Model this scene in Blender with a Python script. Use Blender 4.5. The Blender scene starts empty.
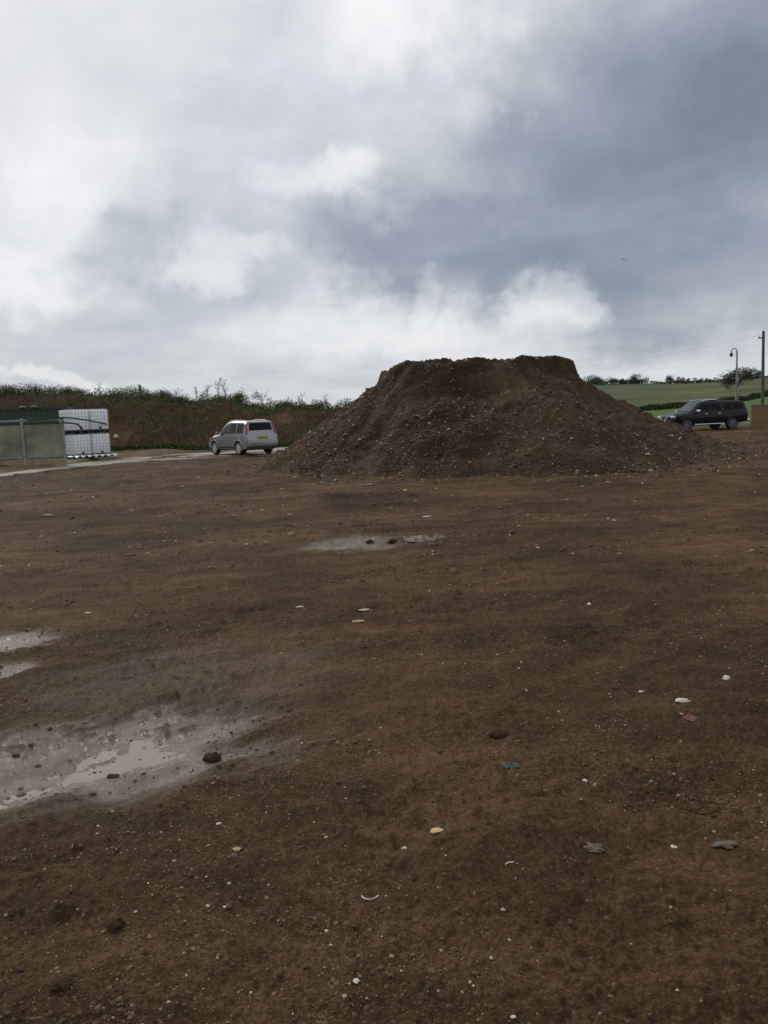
import bpy, bmesh, math, random
import numpy as np
from mathutils import Vector, Matrix

rng = np.random.default_rng(11)
random.seed(5)
scene = bpy.context.scene
COL = scene.collection
rad = math.radians

# ------------------------------------------------------------------ camera
F_PX, W_PX, H_PX = 830.0, 768, 1024
CAM_H, PITCH, ROLL = 1.6, rad(6.55), rad(-2.2)
cam_data = bpy.data.cameras.new("camera")
cam_data.sensor_fit = 'VERTICAL'
cam_data.sensor_height = 36.0
cam_data.lens = F_PX / H_PX * 36.0
cam_data.clip_start, cam_data.clip_end = 0.05, 20000
cam = bpy.data.objects.new("camera", cam_data)
COL.objects.link(cam)
CAM_R = Matrix.Rotation(math.pi / 2 - PITCH, 3, 'X') @ Matrix.Rotation(ROLL, 3, 'Z')
cam.matrix_world = Matrix.Translation((0, 0, CAM_H)) @ CAM_R.to_4x4()
scene.camera = cam

def ray(px, py):
    return (CAM_R @ Vector(((px - W_PX / 2) / F_PX, -(py - H_PX / 2) / F_PX, -1))).normalized()

def az_el(px, py):
    d = ray(px, py)
    return math.atan2(d.x, d.y), math.asin(d.z)

# ------------------------------------------------------------------ exposure
scene.view_settings.view_transform = 'Standard'
scene.view_settings.look = 'None'
scene.view_settings.exposure = 0.0
scene.view_settings.gamma = 1.0
scene.view_settings.use_curve_mapping = False
scene.render.engine = 'CYCLES'
scene.cycles.max_bounces = 5

def lin(c):
    return tuple(((v / 255) / 12.92 if v / 255 <= 0.04045 else ((v / 255 + 0.055) / 1.055) ** 2.4) for v in c)

# ------------------------------------------------------------------ world: overcast sky
SUN_AZ, SUN_EL = rad(-40), rad(36)       # azimuth from +Y, clockwise
world = bpy.data.worlds.new("World")
scene.world = world
world.use_nodes = True
wt = world.node_tree
wt.nodes.clear()
WN, WL = wt.nodes.new, wt.links.new

def wnode(kind, **kw):
    n = WN(kind)
    for k, v in kw.items():
        setattr(n, k, v)
    return n

def wmath(op, a, b=None, c=None):
    n = wnode('ShaderNodeMath', operation=op)
    for i, v in enumerate((a, b, c)):
        if v is None:
            continue
        if isinstance(v, (int, float)):
            n.inputs[i].default_value = v
        else:
            WL(v, n.inputs[i])
    return n.outputs[0]

tc = wnode('ShaderNodeTexCoord')
sep = wnode('ShaderNodeSeparateXYZ')
WL(tc.outputs['Generated'], sep.inputs[0])
dx, dy, dz = sep.outputs
azn = wmath('ARCTAN2', dx, dy)
eln = wmath('ARCSINE', dz)
comb = wnode('ShaderNodeCombineXYZ')
WL(azn, comb.inputs[0]); WL(eln, comb.inputs[1])

def wnoise(vec, scale, detail, rough, dist=0.0, lac=2.0):
    n = wnode('ShaderNodeTexNoise')
    n.inputs['Scale'].default_value = scale
    n.inputs['Detail'].default_value = detail
    n.inputs['Roughness'].default_value = rough
    n.inputs['Distortion'].default_value = dist
    n.inputs['Lacunarity'].default_value = lac
    WL(vec, n.inputs['Vector'])
    return n

# clouds as a flat layer: direction divided by its height gives the perspective of the cloud base
den = wmath('ADD', wmath('MAXIMUM', dz, 0.0), 0.16)
plane = wnode('ShaderNodeCombineXYZ')
WL(wmath('DIVIDE', dx, den), plane.inputs[0]); WL(wmath('DIVIDE', dy, den), plane.inputs[1])
plane.inputs[2].default_value = 3.7
warp_n = wnoise(tc.outputs['Generated'], 5.0, 5.0, 0.55)
warp_s = wnode('ShaderNodeVectorMath', operation='MULTIPLY_ADD')
WL(warp_n.outputs['Color'], warp_s.inputs[0])
warp_s.inputs[1].default_value = (0.28, 0.16, 0.0)
warp_s.inputs[2].default_value = (-0.14, -0.08, 0.0)
uvw = wnode('ShaderNodeVectorMath', operation='ADD')
WL(comb.outputs[0], uvw.inputs[0]); WL(warp_s.outputs[0], uvw.inputs[1])
warp2 = wnoise(tc.outputs['Generated'], 17.0, 5.0, 0.6)
w2 = wnode('ShaderNodeVectorMath', operation='MULTIPLY_ADD')
WL(warp2.outputs['Color'], w2.inputs[0])
w2.inputs[1].default_value = (0.10, 0.07, 0.0); w2.inputs[2].default_value = (-0.05, -0.035, 0.0)
uvw2 = wnode('ShaderNodeVectorMath', operation='ADD')
WL(uvw.outputs[0], uvw2.inputs[0]); WL(w2.outputs[0], uvw2.inputs[1])
uv = uvw2.outputs[0]

big = wnoise(plane.outputs[0], 1.1, 8.0, 0.52, 0.5)
med = wnoise(plane.outputs[0], 3.2, 7.0, 0.55, 0.3)
fin = wnoise(tc.outputs['Generated'], 9.0, 7.0, 0.56, 0.3)
acc = wmath('MULTIPLY_ADD', wmath('SUBTRACT', big.outputs['Fac'], 0.5), 0.42, 0.71)
acc = wmath('MULTIPLY_ADD', wmath('SUBTRACT', med.outputs['Fac'], 0.5), 0.34, acc)
acc = wmath('MULTIPLY_ADD', wmath('SUBTRACT', fin.outputs['Fac'], 0.5), 0.30, acc)
# cloud masses: photo pixel, half size in pixels, tilt (degrees), strength, edge softness (0 hard .. 1 soft)
MASSES = [
    (730, 90, 300, 200, 15, -0.66, 1.0),
    (590, 185, 320, 120, 12, -0.30, 0.9),
    (455, 252, 190, 54, -2, -0.38, 0.75),
    (690, 300, 150, 70, 0, -0.34, 0.6),
    (340, 240, 100, 34, -6, -0.12, 0.8),
    (90, 60, 360, 190, 0, 0.22, 1.0),
    (30, 180, 130, 90, 0, 0.26, 1.0),
    (10, 272, 90, 36, 0, 0.26, 0.7),
    (430, 30, 150, 60, 10, 0.44, 0.9),
    (480, 118, 46, 30, 0, 0.24, 0.9),
    (328, 184, 56, 28, 0, 0.36, 0.85),
    (170, 118, 170, 30, 0, -0.12, 0.9),
    (230, 40, 120, 30, 6, -0.10, 0.9),
    (146, 234, 62, 24, 0, -0.26, 0.8),
    (90, 258, 60, 18, 0, -0.18, 0.6),
    (215, 265, 66, 34, 0, 0.18, 0.6),
    (180, 305, 230, 28, 4, -0.16, 0.9),
    (380, 318, 180, 44, 8, 0.26, 0.7),
    (440, 284, 34, 22, 25, 0.20, 0.5),
    (556, 284, 44, 36, 40, 0.42, 0.75),
    (490, 330, 130, 36, 0, 0.14, 0.8),
    (120, 345, 240, 30, 0, -0.06, 0.9),
    (48, 362, 30, 12, 0, 0.22, 0.5),
    (640, 372, 230, 26, 0, 0.12, 0.9),
]
for (cx, cy, sx, sy, tilt, amp, soft) in MASSES:
    a0, e0 = az_el(cx, cy)
    mp = wnode('ShaderNodeMapping', vector_type='TEXTURE')
    mp.inputs['Location'].default_value = (a0, e0, 0)
    mp.inputs['Rotation'].default_value = (0, 0, rad(tilt))
    mp.inputs['Scale'].default_value = (sx / F_PX, sy / F_PX, 1)
    WL(uv, mp.inputs['Vector'])
    ln = wnode('ShaderNodeVectorMath', operation='LENGTH')
    WL(mp.outputs[0], ln.inputs[0])
    mr = wnode('ShaderNodeMapRange', interpolation_type='SMOOTHSTEP')
    mr.inputs['From Min'].default_value = 1.15
    mr.inputs['From Max'].default_value = 1.15 - 1.15 * soft
    WL(ln.outputs['Value'], mr.inputs['Value'])
    acc = wmath('MULTIPLY_ADD', mr.outputs[0], amp * (0.95 if amp > 0 else 0.76), acc)
ramp = wnode('ShaderNodeValToRGB')
WL(wmath('DIVIDE', wmath('ADD', acc, 0.3), 1.5), ramp.inputs[0])
els = ramp.color_ramp.elements
STOPS = ((-.3, (102, 112, 128)), (0, (125, 136, 152)), (.3, (155, 164, 177)), (.6, (193, 199, 206)), (.85, (222, 224, 228)), (1.15, (250, 250, 251)))
els[0].position, els[0].color = 0.0, (*lin(STOPS[0][1]), 1)
els[1].position, els[1].color = 1.0, (*lin(STOPS[-1][1]), 1)
for p, c in STOPS[1:-1]:
    e = els.new((p + .3) / 1.5); e.color = (*lin(c), 1)
sky = wnode('ShaderNodeTexSky', sky_type='NISHITA')
sky.sun_disc = False
sky.sun_elevation, sky.sun_rotation = SUN_EL, SUN_AZ
sky_dim = wnode('ShaderNodeVectorMath', operation='SCALE')
WL(sky.outputs[0], sky_dim.inputs[0]); sky_dim.inputs['Scale'].default_value = 0.10
mix = wnode('ShaderNodeMix', data_type='RGBA')
mix.inputs['Factor'].default_value = 0.94         # nearly full cloud cover
WL(sky_dim.outputs[0], mix.inputs['A']); WL(ramp.outputs[0], mix.inputs['B'])
bg = wnode('ShaderNodeBackground')
bg.inputs['Strength'].default_value = 1.0
WL(mix.outputs['Result'], bg.inputs['Color'])
wo = wnode('ShaderNodeOutputWorld')
WL(bg.outputs[0], wo.inputs['Surface'])

# ------------------------------------------------------------------ sun behind cloud
sd = bpy.data.lights.new("sun", 'SUN')
sd.energy, sd.angle, sd.color = 1.5, rad(10), (1.0, 0.94, 0.85)
sun = bpy.data.objects.new("sun", sd)
COL.objects.link(sun)
sdir = Vector((math.sin(SUN_AZ) * math.cos(SUN_EL), math.cos(SUN_AZ) * math.cos(SUN_EL), math.sin(SUN_EL)))
sun.rotation_euler = sdir.to_track_quat('Z', 'Y').to_euler()
sun.location = sdir * 60

# ================================================================== helpers
def P(x, y, seed=0):
    """gradient noise, about -1..1"""
    x = np.asarray(x, float); y = np.asarray(y, float)
    xi = np.floor(x).astype(np.int64); yi = np.floor(y).astype(np.int64)
    fx = x - xi; fy = y - yi
    u = fx * fx * fx * (fx * (fx * 6 - 15) + 10); v = fy * fy * fy * (fy * (fy * 6 - 15) + 10)
    def g(ix, iy, ax, ay):
        h = (ix * 374761393 + iy * 668265263 + seed * 1274126177) & 0xffffffff
        h = ((h ^ (h >> 13)) * 1103515245) & 0xffffffff
        k = (h ^ (h >> 16)) & 255
        return _GC[k] * ax + _GS[k] * ay
    n00 = g(xi, yi, fx, fy); n10 = g(xi + 1, yi, fx - 1, fy)
    n01 = g(xi, yi + 1, fx, fy - 1); n11 = g(xi + 1, yi + 1, fx - 1, fy - 1)
    a = n00 + u * (n10 - n00); b = n01 + u * (n11 - n01)
    return (a + v * (b - a)) * 1.45
_GC = np.cos(np.arange(256) / 256 * 2 * np.pi); _GS = np.sin(np.arange(256) / 256 * 2 * np.pi)

def sstep(a, b, x):
    t = np.clip((x - a) / (b - a), 0, 1)
    return t * t * (3 - 2 * t)

def tag(o, label=None, cat=None, group=None, kind=None):
    if label: o['label'] = label
    if cat: o['category'] = cat
    if group: o['group'] = group
    if kind: o['kind'] = kind
    return o

def link(o, parent=None):
    COL.objects.link(o)
    if parent is not None:
        o.parent = parent
    return o

def empty(name, loc, rz=0.0):
    o = bpy.data.objects.new(name, None)
    o.empty_display_size = 0.2
    o.location = loc; o.rotation_euler = (0, 0, rz)
    return link(o)

def np_mesh(name, verts, faces, mat=None, parent=None, smooth=False, attrs=None, colors=None):
    """faces: list of arrays (n,k)"""
    me = bpy.data.meshes.new(name)
    verts = np.asarray(verts, np.float32)
    if isinstance(faces, np.ndarray):
        faces = [faces]
    loops = np.concatenate([f.ravel() for f in faces]).astype(np.int32)
    totals = np.concatenate([np.full(len(f), f.shape[1]) for f in faces]).astype(np.int32)
    starts = np.concatenate([[0], np.cumsum(totals)[:-1]]).astype(np.int32)
    me.vertices.add(len(verts)); me.vertices.foreach_set('co', verts.ravel())
    me.loops.add(len(loops)); me.loops.foreach_set('vertex_index', loops)
    me.polygons.add(len(totals)); me.polygons.foreach_set('loop_start', starts)
    me.polygons.foreach_set('loop_total', totals)
    me.polygons.foreach_set('use_smooth', np.full(len(totals), bool(smooth)))
    for k, v in (attrs or {}).items():
        a = me.attributes.new(k, 'FLOAT', 'POINT'); a.data.foreach_set('value', np.asarray(v, np.float32))
    if colors is not None:
        a = me.color_attributes.new('col', 'FLOAT_COLOR', 'POINT')
        c = np.ones((len(verts), 4), np.float32); c[:, :3] = colors
        a.data.foreach_set('color', c.ravel())
    me.update(calc_edges=True); me.validate()
    if mat: me.materials.append(mat)
    return link(bpy.data.objects.new(name, me), parent)

class MB:
    def __init__(self): self.v, self.f = [], []
    def add(self, verts, faces):
        n = len(self.v)
        self.v += [tuple(p) for p in verts]
        self.f += [tuple(i + n for i in q) for q in faces]
        return self
    def box(self, x0, x1, y0, y1, z0, z1, M=None):
        vs = [Vector((x, y, z)) for z in (z0, z1) for y in (y0, y1) for x in (x0, x1)]
        if M is not None: vs = [M @ v for v in vs]
        return self.add(vs, [(0, 2, 3, 1), (4, 5, 7, 6), (0, 1, 5, 4), (2, 6, 7, 3), (0, 4, 6, 2), (1, 3, 7, 5)])
    def tube(self, pts, r, n=8, r1=None, cap=True):
        pts = [Vector(p) for p in pts]; rings = []
        for i, p in enumerate(pts):
            d = (pts[min(i + 1, len(pts) - 1)] - pts[max(i - 1, 0)]).normalized()
            a = d.orthogonal().normalized() if i == 0 else (a - d * a.dot(d)).normalized()
            b = d.cross(a)
            rr = r if r1 is None else r + (r1 - r) * i / (len(pts) - 1)
            rings.append([p + (a * math.cos(t) + b * math.sin(t)) * rr for t in [k * 2 * math.pi / n for k in range(n)]])
        fs = [(i * n + k, i * n + (k + 1) % n, (i + 1) * n + (k + 1) % n, (i + 1) * n + k)
              for i in range(len(pts) - 1) for k in range(n)]
        if cap:
            fs += [tuple(reversed(range(n))), tuple((len(pts) - 1) * n + k for k in range(n))]
        return self.add([v for r_ in rings for v in r_], fs)
    def build(self, name, mat=None, parent=None, smooth=False, bevel=0.0, sharp=35):
        me = bpy.data.meshes.new(name)
        me.from_pydata(self.v, [], self.f)
        bm = bmesh.new(); bm.from_mesh(me)
        bmesh.ops.recalc_face_normals(bm, faces=bm.faces)
        if bevel:
            bmesh.ops.bevel(bm, geom=[e for e in bm.edges if len(e.link_faces) == 2 and e.calc_face_angle(0) > rad(25)],
                            offset=bevel, segments=2, affect='EDGES', profile=0.6, clamp_overlap=True)
        bm.to_mesh(me); bm.free()
        if smooth:
            me.polygons.foreach_set('use_smooth', [True] * len(me.polygons))
            me.set_sharp_from_angle(angle=rad(sharp))
        if mat: me.materials.append(mat)
        return link(bpy.data.objects.new(name, me), parent)

# ------------------------------------------------------------------ materials
def mat_new(name):
    m = bpy.data.materials.new(name); m.use_nodes = True
    t = m.node_tree
    return m, t, t.nodes['Principled BSDF']

def nd(t, kind, **kw):
    n = t.nodes.new(kind)
    for k, v in kw.items():
        setattr(n, k, v)
    return n

def noise_node(t, scale, detail=4, rough=0.55, vec=None, dist=0.0):
    n = nd(t, 'ShaderNodeTexNoise')
    n.inputs['Scale'].default_value = scale; n.inputs['Detail'].default_value = detail
    n.inputs['Roughness'].default_value = rough; n.inputs['Distortion'].default_value = dist
    if vec is not None: t.links.new(vec, n.inputs['Vector'])
    return n

def ramp_node(t, fac, stops):
    r = nd(t, 'ShaderNodeValToRGB'); t.links.new(fac, r.inputs[0])
    e = r.color_ramp.elements
    e[0].position, e[0].color = stops[0][0], (*stops[0][1], 1)
    e[1].position, e[1].color = stops[-1][0], (*stops[-1][1], 1)
    for p, c in stops[1:-1]:
        q = e.new(p); q.color = (*c, 1)
    return r.outputs[0]

def mixc(t, fac, a, b, blend='MIX'):
    n = nd(t, 'ShaderNodeMix', data_type='RGBA', blend_type=blend)
    for key, v in (('Factor', fac), ('A', a), ('B', b)):
        if isinstance(v, (int, float)): n.inputs[key].default_value = v
        elif isinstance(v, tuple): n.inputs[key].default_value = (*v, 1)
        else: t.links.new(v, n.inputs[key])
    return n.outputs['Result']

def simple(name, base, rough=0.6, metal=0.0, var=0.25, scale=6.0, bump=0.0, dirt=None, coat=0.0, bscale=None):
    """one colour broken up by noise, optional dirt colour, optional fine relief"""
    m, t, b = mat_new(name)
    o = nd(t, 'ShaderNodeTexCoord').outputs['Object']
    n = noise_node(t, scale, 6, 0.6, o)
    lo = tuple(c * (1 - var) for c in base); hi = tuple(min(1, c * (1 + var)) for c in base)
    col = ramp_node(t, n.outputs['Fac'], [(0.3, lo), (0.7, hi)])
    if dirt:
        n2 = noise_node(t, scale * 0.45, 7, 0.65, o)
        f = nd(t, 'ShaderNodeMapRange'); t.links.new(n2.outputs['Fac'], f.inputs[0])
        f.inputs[1].default_value, f.inputs[2].default_value = 0.45, 0.7
        f.inputs[4].default_value = dirt[1]
        col = mixc(t, f.outputs[0], col, dirt[0])
    t.links.new(col, b.inputs['Base Color'])
    b.inputs['Roughness'].default_value = rough; b.inputs['Metallic'].default_value = metal
    b.inputs['Coat Weight'].default_value = coat
    if bump:
        n3 = noise_node(t, bscale or scale * 5, 5, 0.6, o)
        bn = nd(t, 'ShaderNodeBump'); bn.inputs['Strength'].default_value = bump; bn.inputs['Distance'].default_value = 0.02
        t.links.new(n3.outputs['Fac'], bn.inputs['Height']); t.links.new(bn.outputs[0], b.inputs['Normal'])
    return m

def vcol_mat(name, rough=0.8, gain=1.0, var=0.3, scale=40.0, spec=0.3, transl=False):
    m, t, b = mat_new(name)
    a = nd(t, 'ShaderNodeVertexColor', layer_name='col')
    o = nd(t, 'ShaderNodeTexCoord').outputs['Object']
    n = noise_node(t, scale, 3, 0.6, o)
    v = ramp_node(t, n.outputs['Fac'], [(0.3, ((1 - var) * gain,) * 3), (0.7, ((1 + var) * gain,) * 3)])
    t.links.new(mixc(t, 1.0, a.outputs[0], v, 'MULTIPLY'), b.inputs['Base Color'])
    b.inputs['Roughness'].default_value = rough; b.inputs['Specular IOR Level'].default_value = spec
    if transl:
        b.inputs['Subsurface Weight'].default_value = 0.0
    return m

def soil_material(name, tones, wet=False, fields=False, bump=0.6):
    m, t, b = mat_new(name)
    L = t.links.new
    o = nd(t, 'ShaderNodeTexCoord').outputs['Object']
    n1 = noise_node(t, 0.35, 8, 0.6, o, 0.4)
    n2 = noise_node(t, 2.6, 8, 0.68, o, 0.2)
    n3 = noise_node(t, 26.0, 6, 0.7, o)
    n4 = noise_node(t, 150.0, 4, 0.7, o)
    dark, midc, light = tones
    s = nd(t, 'ShaderNodeMath', operation='MULTIPLY_ADD'); L(n1.outputs['Fac'], s.inputs[0]); s.inputs[1].default_value = 0.5
    s2 = nd(t, 'ShaderNodeMath', operation='MULTIPLY'); L(n2.outputs['Fac'], s2.inputs[0]); s2.inputs[1].default_value = 0.32
    L(s2.outputs[0], s.inputs[2])
    s3 = nd(t, 'ShaderNodeMath', operation='MULTIPLY_ADD'); L(n3.outputs['Fac'], s3.inputs[0]); s3.inputs[1].default_value = 0.36
    L(s.outputs[0], s3.inputs[2])
    mp = nd(t, 'ShaderNodeMapping'); mp.inputs['Rotation'].default_value = (0, 0, -rad(38)); mp.inputs['Scale'].default_value = (0.35, 2.4, 1)
    L(o, mp.inputs['Vector'])
    n5 = noise_node(t, 1.0, 6, 0.65, mp.outputs[0], 0.3)
    s4 = nd(t, 'ShaderNodeMath', operation='MULTIPLY_ADD'); L(n5.outputs['Fac'], s4.inputs[0]); s4.inputs[1].default_value = 0.26
    s5 = nd(t, 'ShaderNodeMath', operation='MULTIPLY_ADD'); L(n4.outputs['Fac'], s5.inputs[0]); s5.inputs[1].default_value = 0.34; s5.inputs[2].default_value = -0.33
    L(s5.outputs[0], s4.inputs[2])
    n6 = noise_node(t, 70.0, 3, 0.6, o)
    s7 = nd(t, 'ShaderNodeMath', operation='MULTIPLY_ADD'); L(n6.outputs['Fac'], s7.inputs[0]); s7.inputs[1].default_value = 0.36; s7.inputs[2].default_value = -0.18
    s8 = nd(t, 'ShaderNodeMath', operation='ADD'); L(s7.outputs[0], s8.inputs[0]); L(s4.outputs[0], s8.inputs[1]); s4 = s8
    s6 = nd(t, 'ShaderNodeMath', operation='ADD'); L(s3.outputs[0], s6.inputs[0]); L(s4.outputs[0], s6.inputs[1])
    col = ramp_node(t, s6.outputs[0], [(0.42, dark), (0.56, midc), (0.71, light)])
    # scattered grit, paler and darker than the soil
    vor = nd(t, 'ShaderNodeTexVoronoi'); vor.inputs['Scale'].default_value = 60.0; L(o, vor.inputs['Vector'])
    sepc = nd(t, 'ShaderNodeSeparateColor'); L(vor.outputs['Color'], sepc.inputs[0])
    pick = nd(t, 'ShaderNodeMath', operation='GREATER_THAN'); L(sepc.outputs[0], pick.inputs[0]); pick.inputs[1].default_value = 0.955
    near = nd(t, 'ShaderNodeMath', operation='LESS_THAN'); L(vor.outputs['Distance'], near.inputs[0]); near.inputs[1].default_value = 0.28
    gf = nd(t, 'ShaderNodeMath', operation='MULTIPLY'); L(pick.outputs[0], gf.inputs[0]); L(near.outputs[0], gf.inputs[1])
    gf2 = nd(t, 'ShaderNodeMath', operation='MULTIPLY'); L(gf.outputs[0], gf2.inputs[0]); gf2.inputs[1].default_value = 0.6
    grit = ramp_node(t, sepc.outputs[1], [(0.0, (0.10, 0.08, 0.06)), (0.6, (0.20, 0.15, 0.10)), (1.0, (0.42, 0.38, 0.32))])
    col = mixc(t, gf2.outputs[0], col, grit)
    rough = None
    if wet:
        w = nd(t, 'ShaderNodeAttribute', attribute_name='wet').outputs['Fac']
        silt = mixc(t, n2.outputs['Fac'], (0.080, 0.056, 0.033), (0.135, 0.100, 0.064))
        wm = nd(t, 'ShaderNodeMath', operation='MULTIPLY'); L(w, wm.inputs[0]); wm.inputs[1].default_value = 0.85
        col = mixc(t, wm.outputs[0], col, silt)
        rr = nd(t, 'ShaderNodeMapRange'); L(w, rr.inputs[0]); rr.inputs[3].default_value = 0.82; rr.inputs[4].default_value = 0.26
        rough = rr.outputs[0]
        soak = nd(t, 'ShaderNodeAttribute', attribute_name='soak').outputs['Fac']
        col = mixc(t, soak, col, mixc(t, n2.outputs['Fac'], (0.19, 0.148, 0.104), (0.33, 0.272, 0.205)))
        rr2 = nd(t, 'ShaderNodeMix', data_type='FLOAT'); L(soak, rr2.inputs['Factor']); L(rough, rr2.inputs['A']); rr2.inputs['B'].default_value = 0.16
        rough = rr2.outputs['Result']
        sp = nd(t, 'ShaderNodeMapRange'); L(w, sp.inputs[0]); sp.inputs[3].default_value = 0.08; sp.inputs[4].default_value = 0.45
        L(sp.outputs[0], b.inputs['Specular IOR Level'])
    if fields:
        sa = nd(t, 'ShaderNodeAttribute', attribute_name='sand').outputs['Fac']
        col = mixc(t, sa, col, mixc(t, n2.outputs['Fac'], (0.13, 0.095, 0.058), (0.24, 0.185, 0.12)))
        fa = nd(t, 'ShaderNodeAttribute', attribute_name='field').outputs['Fac']
        fr = nd(t, 'ShaderNodeAttribute', attribute_name='far').outputs['Fac']
        ng = noise_node(t, 0.03, 6, 0.6, o); ng2 = noise_node(t, 0.6, 6, 0.7, o)
        nearg = mixc(t, ng2.outputs['Fac'], (0.065, 0.11, 0.028), (0.105, 0.16, 0.048))
        farg = ramp_node(t, ng.outputs['Fac'], [(0.35, (0.060, 0.078, 0.036)), (0.55, (0.092, 0.103, 0.048)), (0.72, (0.17, 0.15, 0.08))])
        col = mixc(t, fa, col, mixc(t, fr, nearg, farg))
    L(col, b.inputs['Base Color'])
    if rough is not None: L(rough, b.inputs['Roughness'])
    else: b.inputs['Roughness'].default_value = 0.9
    b.inputs['Specular IOR Level'].default_value = 0.10
    hsum = nd(t, 'ShaderNodeMath', operation='MULTIPLY_ADD'); L(n3.outputs['Fac'], hsum.inputs[0]); hsum.inputs[1].default_value = 1.0
    h2 = nd(t, 'ShaderNodeMath', operation='MULTIPLY'); L(n4.outputs['Fac'], h2.inputs[0]); h2.inputs[1].default_value = 0.35
    L(h2.outputs[0], hsum.inputs[2])
    bn = nd(t, 'ShaderNodeBump'); bn.inputs['Strength'].default_value = bump; bn.inputs['Distance'].default_value = 0.02
    L(hsum.outputs[0], bn.inputs['Height']); L(bn.outputs[0], b.inputs['Normal'])
    return m

M = {}
M['ground'] = soil_material('trodden_soil', ((0.028, 0.0160, 0.0074), (0.076, 0.0440, 0.0205), (0.165, 0.102, 0.052)), wet=True, fields=True, bump=1.0)
M['heap'] = soil_material('heap_soil', ((0.022, 0.0138, 0.0080), (0.050, 0.0322, 0.0190), (0.112, 0.075, 0.044)), bump=1.0)
M['clod'] = soil_material('clod_soil', ((0.036, 0.022, 0.011), (0.064, 0.040, 0.020), (0.11, 0.072, 0.040)), bump=1.0)
M['bank'] = soil_material('bank_soil', ((0.055, 0.033, 0.021), (0.088, 0.050, 0.031), (0.125, 0.076, 0.048)))
M['stones'] = vcol_mat('stone_mix', 0.75)
M['leaves'] = vcol_mat('leaf_mix', 0.85, var=0.12, scale=4.0, spec=0.08)
M['clod_flat'] = simple('damp_clod', (0.062, 0.041, 0.023), 0.85, var=0.4, scale=30, bump=1.0)
M['concrete'] = simple('worn_concrete', (0.26, 0.23, 0.19), 0.7, var=0.25, scale=1.2, dirt=((0.13, 0.09, 0.055), 0.95), bump=0.2)
M['galv'] = simple('dull_steel', (0.26, 0.27, 0.25), 0.5, 0.5, 0.25, 5, dirt=((0.12, 0.10, 0.07), 0.5))
M['cage'] = simple('bright_steel', (0.46, 0.48, 0.50), 0.5, 0.2, 0.15)
M['darkmetal'] = simple('dark_steel', (0.03, 0.032, 0.034), 0.5, 0.4)
M['sheet'] = simple('weathered_sheet', (0.17, 0.17, 0.125), 0.9, 0, 0.3, 1.6, dirt=((0.36, 0.34, 0.26), 0.9))
M['board'] = simple('pale_board', (0.27, 0.215, 0.13), 0.75, 0, 0.25, 4)
M['rubber'] = simple('black_rubber', (0.012, 0.012, 0.013), 0.6)
M['white_tank'] = simple('white_plastic_tank', (0.90, 0.91, 0.92), 0.35, 0, 0.06, 2, dirt=((0.5, 0.52, 0.5), 0.3))
M['green_paint'] = simple('dark_green_paint', (0.018, 0.045, 0.040), 0.55, 0, 0.25, 1.5, dirt=((0.04, 0.045, 0.035), 0.6))
M['wood'] = simple('grey_wood', (0.10, 0.08, 0.06), 0.85, 0, 0.3, 8, bump=0.3)
M['rust_wood'] = simple('red_brown_board', (0.25, 0.125, 0.075), 0.8, 0, 0.3, 5, bump=0.3, dirt=((0.14, 0.085, 0.055), 0.6))
M['bark'] = simple('bark', (0.05, 0.04, 0.03), 0.9, 0, 0.3, 8, bump=0.5)
M['silver'] = simple('silver_paint', (0.32, 0.32, 0.33), 0.36, 0.6, 0.04, 3, coat=0.0, dirt=((0.22, 0.19, 0.16), 0.25))
M['black'] = simple('black_paint', (0.006, 0.007, 0.009), 0.22, 0.0, 0.15, 3, coat=0.0, dirt=((0.012, 0.011, 0.010), 0.4))
M['glass'] = simple('tinted_glass', (0.006, 0.007, 0.008), 0.06, 0, 0.05)
M['windscreen'] = simple('windscreen_glass', (0.02, 0.022, 0.024), 0.05, 0, 0.05)
M['chrome'] = simple('chrome', (0.75, 0.76, 0.78), 0.15, 1.0, 0.05)
M['alloy'] = simple('alloy', (0.62, 0.62, 0.63), 0.4, 0.3, 0.1)
M['dull_alloy'] = simple('dull_alloy', (0.16, 0.155, 0.15), 0.5, 0.4, 0.2)
M['plastic'] = simple('dark_trim', (0.03, 0.031, 0.033), 0.6)
M['red_lens'] = simple('red_lens', (0.26, 0.02, 0.025), 0.15, coat=0.5)
M['clear_lens'] = simple('clear_lens', (0.72, 0.75, 0.78), 0.12, 0.3, 0.05)
M['plate_yellow'] = simple('yellow_plate', (0.62, 0.50, 0.06), 0.4, var=0.05)
M['plate_white'] = simple('white_plate', (0.7, 0.7, 0.66), 0.4, var=0.05)
M['plate_ink'] = simple('plate_ink', (0.02, 0.02, 0.02), 0.5)
for k_, v_ in (('black', .32), ('glass', .12)):
    M[k_].node_tree.nodes['Principled BSDF'].inputs['Specular IOR Level'].default_value = v_
M['wire'] = simple('wire', (0.10, 0.10, 0.11), 0.6)
M['white_stone'] = simple('white_stone', (0.62, 0.58, 0.50), 0.85, 0, 0.2, 30, bump=0.3, dirt=((0.22, 0.15, 0.09), 0.8))
M['tan_stone'] = simple('tan_stone', (0.42, 0.29, 0.15), 0.8, 0, 0.25, 30, bump=0.3)
M['yellow_stone'] = simple('pale_yellow_stone', (0.62, 0.44, 0.20), 0.8, 0, 0.2, 40, bump=0.3)
M['grey_stone'] = simple('grey_stone', (0.14, 0.105, 0.075), 0.85, 0, 0.25, 25, bump=0.5)
M['rag'] = simple('pale_dirty_sheet', (0.16, 0.14, 0.105), 0.8, 0, 0.25, 9, dirt=((0.08, 0.06, 0.045), 0.8))
M['teal'] = simple('teal_plastic', (0.012, 0.045, 0.045), 0.5, 0, 0.3, 20)
M['red_scrap'] = simple('red_plastic', (0.12, 0.035, 0.022), 0.6, 0, 0.4, 20, dirt=((0.07, 0.045, 0.03), 0.8))
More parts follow.
